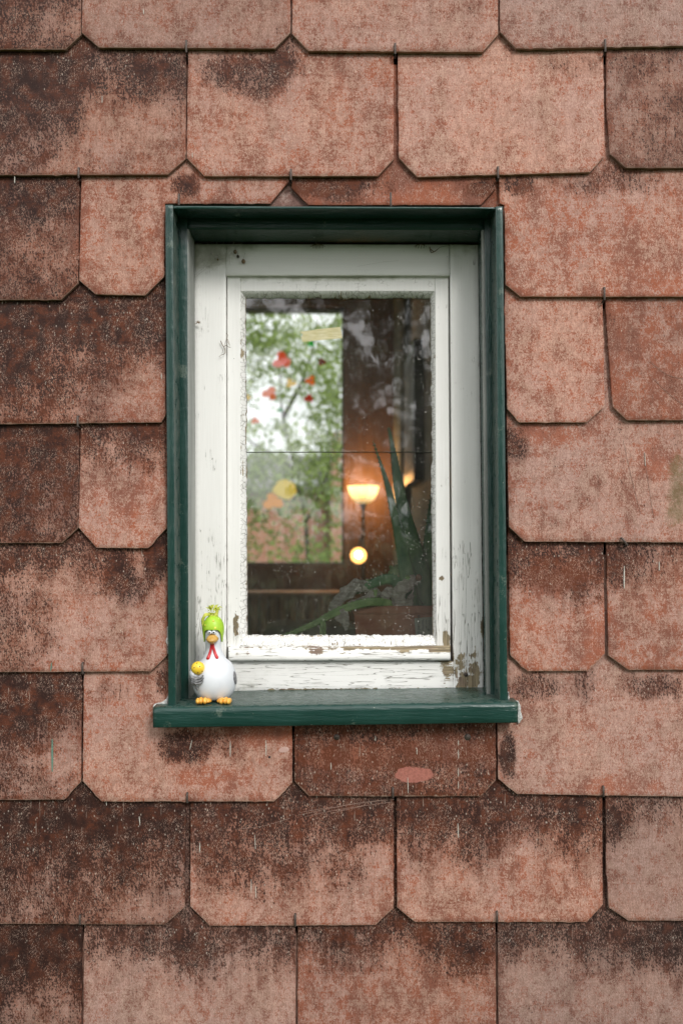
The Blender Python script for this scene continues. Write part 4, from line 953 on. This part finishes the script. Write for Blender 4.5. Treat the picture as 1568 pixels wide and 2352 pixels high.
def crumpled(pts, widths, seed, y=.185, name='withered_leaf'):
    bm = bmesh.new(); P = stroke(bm, pts, y, widths, .5, 18)
    bmesh.ops.subdivide_edges(bm, edges=bm.edges, cuts=1, use_grid_fill=True)
    for v in bm.verts:
        q = v.co * 90 + Vector((seed, 0, 0)); q2 = v.co * 230
        v.co += Vector((mn.noise(q), mn.noise(q + Vector((9, 0, 0))), mn.noise(q + Vector((0, 9, 0))))) * .0032 + Vector((mn.noise(q2), mn.noise(q2 + Vector((5, 0, 0))), mn.noise(q2 + Vector((0, 5, 0))))) * .0016
    return bm_obj(name, bm, M['withered'], aloe)
crumpled([(885,1378,0),(850,1352,-.01),(822,1346,-.018),(795,1362,-.025),(770,1388,-.03),(758,1408,-.03)], [6,12,15,15,12,5], 1)
crumpled([(880,1368,-.01),(858,1364,-.01),(845,1374,-.016),(822,1382,-.024),(800,1386,-.028)], [4,8,11,9,5], 2)
crumpled([(772,1396,-.03),(784,1412,-.032),(792,1432,-.034),(797,1450,-.034)], [9,15,10,3], 3)
crumpled([(882,1384,-.02),(886,1366,-.022),(898,1360,-.02),(906,1376,-.02),(908,1392,-.02)], [6,10,9,9,6], 4)
crumpled([(955,1330,-.02),(935,1340,-.024),(918,1356,-.024),(914,1376,-.022),(924,1400,-.018)], [11,14,14,14,12], 5)
crumpled([(938,1400,-.01),(940,1380,-.012),(948,1366,-.012)], [14,9,4], 6)
bm = bmesh.new(); ellip(bm, at(961, 1327, .155), (.0052, .004, .0062), 14, 10); bm_obj('cut_end', bm, m_simple('cut_stem', (.30, .14, .08), (.42, .24, .16), 300, .8, .2), aloe)
def lobed(cx, cy, r, y, name='small_leaf'):
    bm = bmesh.new(); pts = []
    for k in range(40): a = 2 * math.pi * k / 40; rr = r * (1 + .22 * math.cos(5 * a + .6)) * U * (D + y) / D; pts.append(at(cx, cy, y) + Vector((math.cos(a) * rr, .004 * math.cos(2 * a), math.sin(a) * rr * .9)))
    c = bm.verts.new(at(cx, cy, y) + Vector((0, -.002, 0))); vs = [bm.verts.new(p) for p in pts]
    for i in range(40): bm.faces.new((c, vs[i], vs[(i+1) % 40]))
    return bm_obj(name, bm, M['aloe_pale'], aloe)
lobed(906, 1310, 14, .24); lobed(861, 1361, 8, .172); lobed(845, 1336, 7, .18); lobed(936, 1326, 6, .155)
for q in ([(861,1368),(866,1380),(870,1392)], [(880,1372),(870,1384),(872,1396)], [(888,1378),(893,1390),(890,1400)]):
    bm = bmesh.new(); tube(bm, bez([at(a, b, .18) for a, b in q], 5), .0016, 6); bm_obj('stem', bm, M['aloe_pale'], aloe)
bm = bmesh.new(); tube(bm, bez([at(a, b, .150) for a, b in ((950,1340),(948,1356),(944,1366),(936,1372))], 5), .0012, 6); bm_obj('stem', bm, M['withered'], aloe)

# ================================================================== THE ROOM BEHIND
RY = 4.2; RX0, RX1 = -3.0, .40; FZ, CZ = .40, 3.25
def struct(o): o['kind'] = 'structure'; return o
fw = lambda px, py: at(px, py, RY)
wx0, wx1 = at(430, 0, RY).x, at(789, 0, RY).x; wz0, wz1 = at(0, 1297, RY).z, at(0, 702, RY).z
struct(boxobj('inner_floor', (RX0, .30, FZ - .1), (RX1, RY, FZ), M['boards']))
struct(boxobj('inner_ceiling', (RX0, .30, CZ), (RX1, RY, CZ + .1), M['ceiling']))
struct(boxobj('inner_wall_left', (RX0 - .15, .30, FZ - .1), (RX0, RY + .2, CZ + .1), M['inner_plain']))
struct(boxobj('inner_wall_right', (RX1, .302, FZ - .1), (RX1 + .15, RY + .2, CZ + .1), M['inner_plain']))
bm = bmesh.new()
for a, b in (((RX0, RY, FZ - .1), (wx0, RY + .2, CZ + .1)), ((wx1, RY, FZ - .1), (RX1, RY + .2, CZ + .1)), ((wx0, RY, FZ - .1), (wx1, RY + .2, wz0)), ((wx0, RY, wz1), (wx1, RY + .2, CZ + .1))): box(bm, a, b)
struct(bm_obj('inner_wall_back', bm, M['inner_wall'], None, smooth=False))
struct(boxobj('inner_sill', (at(540,0,.3).x - .1, .15, at(0,1392,yP).z - .125), (at(1000,0,.3).x + .1, .42, at(0,1392,yP).z - .0955), M['inner_plain']))
# the far window
fwin = empty('far_window', ((wx0 + wx1) / 2, RY + .1, wz0), 'large bright window in the far wall of the room, seen through the small sash', 'window')
bm = bmesh.new(); w = .045
for a, b in (((wx0, RY + .05, wz0), (wx0 + w, RY + .12, wz1)), ((wx1 - .012, RY + .05, wz0), (wx1, RY + .12, wz1)), ((wx0 + w, RY + .051, wz0), (wx1 - .012, RY + .119, wz0 + .012)), ((wx0 + w, RY + .051, wz1 - .02), (wx1 - .012, RY + .119, wz1))): box(bm, a, b)
bm_obj('frame', bm, M['dark_trim'], fwin, smooth=False)
bm = bmesh.new(); yy = RY + .09; bm.faces.new([bm.verts.new(p) for p in ((wx0 + w, yy, wz0 + .012), (wx1 - .012, yy, wz0 + .012), (wx1 - .012, yy, wz1 - .02), (wx0 + w, yy, wz1 - .02))]); bm_obj('pane', bm, M['clear'], fwin, smooth=False)
# coloured paper cut-outs on the far glass
def butterfly(px, py, r, col, label, a0=.4, kind='b'):
    yy = RY + .083; k = U * (D + yy) / D; bm = bmesh.new(); c0 = at(px, py, yy); n = 48; F = []; B = []
    for i in range(n):
        a = 2 * math.pi * i / n; rr = r * k * (1 + .25 * mn.noise(Vector((math.cos(a) * 1.5, math.sin(a) * 1.5, px)))) * ((.45 + .5 * abs(math.cos(1.5 * (a + a0))) ** .8) if kind == 'b' else 1.0)
        p = c0 + Vector((math.cos(a) * rr, 0, math.sin(a) * rr * .9)); F.append(bm.verts.new(p)); B.append(bm.verts.new(p + Vector((0, .003, 0))))
    bm.faces.new(F); bm.faces.new(B[::-1])
    for i in range(n): bm.faces.new((F[i], F[(i+1) % n], B[(i+1) % n], B[i]))
    t = NT('tinted_paper'); t.fin(col, .5, .3)
    tl = t.n.new('ShaderNodeBsdfTranslucent'); tl.inputs[0].default_value = (*[min(1, x * 1.25) for x in col], 1); ms = t.n.new('ShaderNodeMixShader'); ms.inputs[0].default_value = .95
    t.l.new(t.b.outputs[0], ms.inputs[1]); t.l.new(tl.outputs[0], ms.inputs[2]); t.l.new(ms.outputs[0], t.out.inputs[0])
    tag(bm_obj('paper_sticker', bm, t.m, None, smooth=False), label, 'window sticker', 'coloured stickers on the far window')
RED, ORA, YEL = (.94, .20, .02), (.94, .30, .02), (.88, .60, .01)
butterfly(648, 828, 24, RED, 'largest red cut-out on the far window, upper left')
butterfly(620, 903, 19, ORA, 'orange-red cut-out below the largest red one', .9)
butterfly(739, 831, 11, (.35, .02, .03), 'dark red cut-out near the right side of the far window', .2)
butterfly(713, 874, 13, ORA, 'small orange cut-out right of the yellow one', 1.0)
butterfly(709, 915, 12, (.6, .08, .02), 'small rust cut-out below the small orange one', .7)
butterfly(667, 880, 13, YEL, 'small yellow cut-out in the middle of the red ones', .1)
butterfly(567, 913, 10, YEL, 'yellow cut-out half hidden by the left edge of the near sash', .3)
butterfly(586, 966, 10, ORA, 'small orange cut-out low on the left of the far window', .3)
butterfly(643, 942, 7, (.01, .45, .2), 'green cut-out against the bright sky', .5)
butterfly(714, 790, 9, (.05, .6, .12), 'green cut-out just below the masking tape', .5)
butterfly(655, 1124, 25, (.88, .68, .22), 'round ochre disc low on the far window', 0, 'd')
butterfly(627, 1152, 25, (.95, .48, .005), 'amber butterfly cut-out under the ochre disc', .4)
# floor lamp
yl = 3.88; lx = at(834, 0, yl).x
lamp = empty('floor_lamp', (lx, yl, FZ), 'lit uplighter floor lamp with a glowing bowl and a side reading light', 'lamp')
kl = U * (D + yl) / D
def rev(name, prof, mat, parent, c, seg=32, axis='z', smooth=True):
    bm = bmesh.new(); rings = []
    for r_, h in prof:
        rings.append([bm.verts.new(Vector(c) + (Vector((math.cos(a) * r_, math.sin(a) * r_, h)) if axis == 'z' else Vector((math.cos(a) * r_, h, math.sin(a) * r_)))) for a in [2 * math.pi * k / seg for k in range(seg)]])
    for a, b in zip(rings, rings[1:]):
        for k in range(seg): bm.faces.new((a[k], a[(k+1) % seg], b[(k+1) % seg], b[k]))
    return bm_obj(name, bm, mat, parent, smooth)
zb = at(0, 1158, yl).z; zt = at(0, 1117, yl).z; bh = zt - zb
rev('bowl', [(.012, 0), (.045, bh * .07), (.070, bh * .28), (.086, bh * .55), (.094, bh * .8), (.099, bh), (.096, bh), (.09, bh * .8), (.066, bh * .32), (.01, bh * .08)], M['bowl'], lamp, (lx, yl, zb))
rev('stem', [(.024, .0), (.018, -.02), (.009, -.045), (.008, -.3), (.008, FZ - zb + .03), (.13, FZ - zb + .02), (.14, FZ - zb + .002)], M['lampmetal'], lamp, (lx, yl, zb + .003))
rc = at(823, 1276, yl - .16)
bm = bmesh.new(); tube(bm, bez([Vector((lx, yl, rc.z + .14)), Vector((lx - .005, yl - .05, rc.z + .13)), Vector((rc.x, yl - .07, rc.z + .05)), rc + Vector((0, .06, 0))], 6), .006, 8); bm_obj('reading_arm', bm, M['lampmetal'], lamp)
rs_ = rev('reading_shade', [(.012, .06), (.03, .05), (.044, .02), (.050, 0), (.047, 0), (.038, .02), (.02, .04)], M['lens'], lamp, rc, axis='y')
bm = bmesh.new(); ellip(bm, rc + Vector((0, .004, .004)), (.019, .019, .021), 20, 14); bm_obj('bulb', bm, M['bulb'], rs_)
def plight(name, loc, e, c, r):
    l = bpy.data.lights.new(name, 'POINT'); l.energy = e; l.color = c; l.shadow_soft_size = r; o = bpy.data.objects.new(name, l); C.objects.link(o); o.location = loc; return o
plight('bowl_light', (lx, yl + .13, zt + .01), 6.5, (1, .46, .14), .05)
plight('reading_light', rc + Vector((0, -.05, 0)), .15, (1, .6, .28), .03)
# radiator
rz = at(0, 1364, 4.0).z; rad = empty('radiator', (-.65, 4.05, FZ + .1), 'brown ribbed radiator beneath the far window', 'radiator')
bm = bmesh.new(); x = -1.7
while x < .0: box(bm, (x, 3.98, FZ + .12), (x + .040, 4.10, rz - .02), .008); x += .062
bm_obj('fins', bm, M['radiator'], rad, smooth=False)
boxobj('top_rail', (-1.72, 3.97, rz - .018), (.02, 4.11, rz + .016), M['radiator'], rad, .006)
boxobj('bottom_rail', (-1.72, 3.97, FZ + .08), (.02, 4.11, FZ + .118), M['radiator'], rad, .006)
# picture on the right wall
pf = empty('wall_picture', (RX1, 3.0, 1.75), 'dark framed picture hanging on the right wall behind the aloe', 'picture')
pz0, pz1 = at(0, 1108, 2.9).z, at(0, 800, 2.9).z
boxobj('frame', (RX1 - .05, 2.70, pz0), (RX1 - .001, 3.30, pz1), M['frame_dark'], pf, .004)
boxobj('canvas', (RX1 - .053, 2.76, pz0 + .06), (RX1 - .051, 3.24, pz1 - .06), M['canvas'], pf)
# amber curtain strip in the corner
cu = bmesh.new(); n = 40; V = []
for i in range(n + 1):
    y = 3.45 + .68 * i / n; V.append((RX1 - .035 - .018 * math.sin(i * 1.3), y))
for (xa, ya), (xb, yb) in zip(V, V[1:]):
    a = [cu.verts.new(p) for p in ((xa, ya, FZ + .1), (xb, yb, FZ + .1), (xb, yb, CZ - .1), (xa, ya, CZ - .1))]; cu.faces.new(a)
bmesh.ops.remove_doubles(cu, verts=cu.verts, dist=.0005)
co_ = bm_obj('curtain', cu, m_simple('pale_curtain', (.30, .31, .24), (.40, .40, .31), 30, .85, .2, .3, stretch=(1, 3, .3)), None)
co_.modifiers.new('thickness', 'SOLIDIFY').thickness = .004
tag(co_, 'pale greenish curtain hanging in the corner behind the lamp', 'curtain')
# armchair back
ac = empty('armchair', (at(705, 0, 1.7).x, 1.9, FZ), 'grey upholstered armchair, only the rounded top of its back showing', 'armchair')
az = at(0, 1428, 1.7).z; ax0, ax1 = at(598, 0, 1.7).x, at(830, 0, 1.7).x
boxobj('backrest', (ax0, 1.70, FZ + .38), (ax1, 1.84, az), M['sofa'], ac, .06)
boxobj('seat', (ax0 + .01, 1.845, FZ + .24), (ax1 - .01, 2.35, FZ + .44), M['sofa'], ac, .04)
for sx in (ax0 - .075, ax1 + .005): boxobj('armrest', (sx, 1.72, FZ + .1), (sx + .07, 2.35, FZ + .6), M['sofa'], ac, .025)
for sx in (ax0 + .02, ax1 - .06):
    for sy in (1.75, 2.28): boxobj('leg', (sx, sy, FZ), (sx + .04, sy + .04, FZ + .1 if sy < 2 else FZ + .24), M['boards'], ac)

# ================================================================== OUTSIDE
bm = bmesh.new(); f = [bm.verts.new(p) for p in ((-400, -400, 0), (400, -400, 0), (400, 400, 0), (-400, 400, 0))]; bm.faces.new(f)
struct(bm_obj('ground', bm, M['grass'], None, smooth=False, org=(0, 0, 0)))
def tree(name, base, limbs, leaf_pts, lsize, mat, label, group=None, seed=1):
    rnd = random.Random(seed); t = empty(name, base, label, 'tree', group)
    bm = bmesh.new()
    for P, r0, r1 in limbs: Q = bez(P, 6); n = len(Q); tube(bm, Q, [r0 + (r1 - r0) * i / (n - 1) for i in range(n)], 9)
    bm_obj('trunk', bm, M['bark'], t)
    V = []; F = []
    for p in leaf_pts:
        s = lsize * rnd.uniform(.6, 1.35); u = Vector((rnd.gauss(0, 1), rnd.gauss(0, 1), rnd.gauss(0, 1))).normalized(); v = u.orthogonal().normalized(); v.rotate(Matrix.Rotation(rnd.uniform(0, 6.28), 3, u)); w = u.cross(v)
        b = len(V); V += [p - v * s, p + w * s * .45, p + v * s, p - w * s * .45]; F.append((b, b+1, b+2, b+3))
    me = bpy.data.meshes.new('crown'); me.from_pydata([tuple(v) for v in V], [], F); me.update()
    mesh_obj('crown', me, mat, t); return t
# tree beyond the far window, thin crown with sky between the leaves
rnd = random.Random(21); yT = 8.0; pts = []
def dens(px, py):
    d = .48 + .55 * mn.noise(Vector((px * .011, py * .011, 2.0))) + 1.5 * mn.noise(Vector((px * .08, py * .08, 6.0))) + blob(px, py, (600, 1110, 170, 55, .35))
    d += blob(px, py, (600, 760, 90, 70, .35)) + blob(px, py, (745, 1000, 60, 90, .45)) + blob(px, py, (600, 1080, 140, 60, .5)) + blob(px, py, (710, 720, 40, 60, -.25)) + blob(px, py, (650, 840, 50, 70, .25)) + blob(px, py, (760, 850, 40, 90, .3))
    d -= blob(px, py, (610, 925, 50, 52, .85)) + blob(px, py, (690, 965, 40, 36, .6)) + blob(px, py, (735, 700, 50, 40, .5)) + blob(px, py, (640, 1015, 40, 22, .5)) + blob(px, py, (620, 1240, 100, 60, .35))
    return d
while len(pts) < 15000:
    px, py = rnd.uniform(440, 860), rnd.uniform(580, 1310)
    if rnd.random() < dens(px, py) * (1.0 if py < 1150 else .75):
        c = at(px, py, yT + rnd.uniform(-1.1, .3))
        for _ in range(3): pts.append(c + Vector((rnd.gauss(0, .032), rnd.gauss(0, .04), rnd.gauss(0, .032))))
b_ = at(705, 1290, yT); base = Vector((b_.x, yT, 0)); tp_ = lambda px, py, d=0: at(px, py, yT + d)
limbs = [([base, Vector((b_.x + .03, yT, .8)), tp_(704, 1230), tp_(700, 1180)], .036, .02), ([tp_(700,1185), tp_(680,1080,.1), tp_(650,960,.2), tp_(640,820,.2), tp_(620,700,.2)], .02, .008),
         ([tp_(702,1200), tp_(740,1120,-.2), tp_(770,1010,-.3), tp_(780,860,-.3)], .018, .007), ([tp_(680,1080,.1), tp_(620,1040,0), tp_(560,1000,0), tp_(500,900,0)], .02, .006), ([tp_(650,960,.2), tp_(700,860,.1), tp_(730,740,.1)], .03, .008),
         ([tp_(690,1130,.1), tp_(640,1110,-.2), tp_(590,1140,-.3)], .028, .008), ([tp_(740,1120,-.2), tp_(690,1130,-.4), tp_(660,1170,-.5)], .02, .006)]
tree('garden_tree', base, limbs, pts, .036, M['leaf_a'], 'thin leafy green tree seen through the far window against the sky', seed=4)
# brick house beyond
yH = 26.0; hb = lambda px, py: at(px, py, yH)
house = empty('brick_house', (hb(650, 0).x, yH + 3, 0), 'pink brick house with a grey roof far beyond the tree', 'house')
hx0, hx1 = hb(430, 0).x, hb(745, 0).x; he = hb(0, 1130).z; hr = hb(0, 1058).z
boxobj('wall', (hx0, yH, 0), (hx1, yH + 7, he), M['brick'], house)
bm = bmesh.new(); v = [bm.verts.new(p) for p in ((hx0 - .3, yH - .4, he + .003), (hx1 + .2, yH - .4, he + .003), (hx1 + .2, yH + 7.4, he + .003), (hx0 - .3, yH + 7.4, he + .003), (hx0 - .3, yH + 3.5, hr + .55), (hx1 + .2, yH + 3.5, hr + .55))]
for f in ((0,1,5,4), (2,3,4,5), (0,4,3), (1,2,5), (0,3,2,1)): bm.faces.new([v[i] for i in f])
bm_obj('roof', bm, M['slate'], house, smooth=False)
boxobj('side_wing', (hx1 + .25, yH - 1.2, 0), (hb(860,0).x, yH + 5, hb(0, 1003).z), M['brick'], house)
boxobj('wall', (hx1 + .003, yH + .3, 0), (hx1 + .247, yH + 6, he - .2), M['brick'], house)
pale = flat('pale_window', (.62, .66, .70))
for px in (640, 688, 732): boxobj('window', hb(px, 1152) + Vector((0, -.06, 0)), hb(px + 18, 1126) + Vector((0, -.01, 0)), pale, house) if False else None
for px in (815 * .8394 - 10, 850 * .8394 - 6):
    w_ = boxobj('skylight', Vector((hb(px, 0).x, yH - .02, hb(0, 1128).z + .03)), Vector((hb(px + 20, 0).x, yH + 1.2, hb(0, 1104).z)), pale, house)
# trees behind the photographer, seen mirrored in the old glass
def bushy(name, cx, cy, z0_, z1_, rx, n, label, seed, size=.09, mat='leaf_b', cl=34):
    rnd = random.Random(seed); pts = []; cen = []
    for i in range(cl):
        a = rnd.uniform(0, 6.28); z = rnd.uniform(z0_, z1_); t = (z - z0_) / (z1_ - z0_); w = rx * math.sqrt(max(.05, 1 - (2 * t - .8) ** 2 / 1.5)); r = w * math.sqrt(rnd.random())
        cen.append((Vector((cx + math.cos(a) * r, cy + math.sin(a) * r * .8, z)), rnd.uniform(.3, .62) * rx * .45))
    for i in range(n):
        c, r = rnd.choice(cen); d = Vector((rnd.gauss(0, 1), rnd.gauss(0, 1), rnd.gauss(0, 1))); pts.append(c + d.normalized() * r * rnd.random() ** .4)
    b = Vector((cx, cy, 0)); limbs = [([b, b + Vector((.05, 0, z0_ * .5)), b + Vector((0, .05, z0_ + .3)), b + Vector((.1, 0, (z0_ + z1_) / 2))], .16, .06)]
    for c, r in cen[:12]: limbs.append(([b + Vector((0, 0, z0_)), (b + Vector((0, 0, z0_ + .4))).lerp(c, .5), c], .05, .012))
    return tree(name, b, limbs, pts, size, M[mat], label, 'trees reflected in the pane', seed)
bushy('leafy_tree', .75, -6.6, 1.7, 4.6, 1.5, 7000, 'dark leafy tree mirrored in the upper right of the pane', 31, .075, 'leaf_b', 90)
bushy('leafy_tree', 2.7, -8.5, 1.6, 6.0, 1.7, 9000, 'second dark tree mirrored further right in the pane', 32, .09, 'leaf_b', 90)
bushy('leafy_tree', -2.3, -8.0, 1.4, 6.2, 1.8, 9000, 'dark tree mirrored in the left half of the pane', 33, .10)
# clipped hedge behind
rnd = random.Random(9); V = []; F = []
for i in range(16000):
    p = Vector((rnd.uniform(-7, 7), -9.6 + rnd.choice((0, 0, 1)) * rnd.uniform(0, .9) + rnd.gauss(0, .06), rnd.uniform(0, 1.75) + .12 * mn.noise(Vector((i * .01, 0, 0)))))
    s = rnd.uniform(.04, .08); u = Vector((rnd.gauss(0, 1), rnd.gauss(0, 1), rnd.gauss(0, 1))).normalized(); v = u.orthogonal().normalized(); w = u.cross(v); b = len(V); V += [p - v * s, p + w * s * .6, p + v * s, p - w * s * .6]; F.append((b, b+1, b+2, b+3))
me = bpy.data.meshes.new('hedge'); me.from_pydata([tuple(v) for v in V], [], F); me.update(); tag(mesh_obj('hedge', me, M['leaf_b'], None), 'long dark clipped hedge behind the trees opposite the wall', 'hedge')
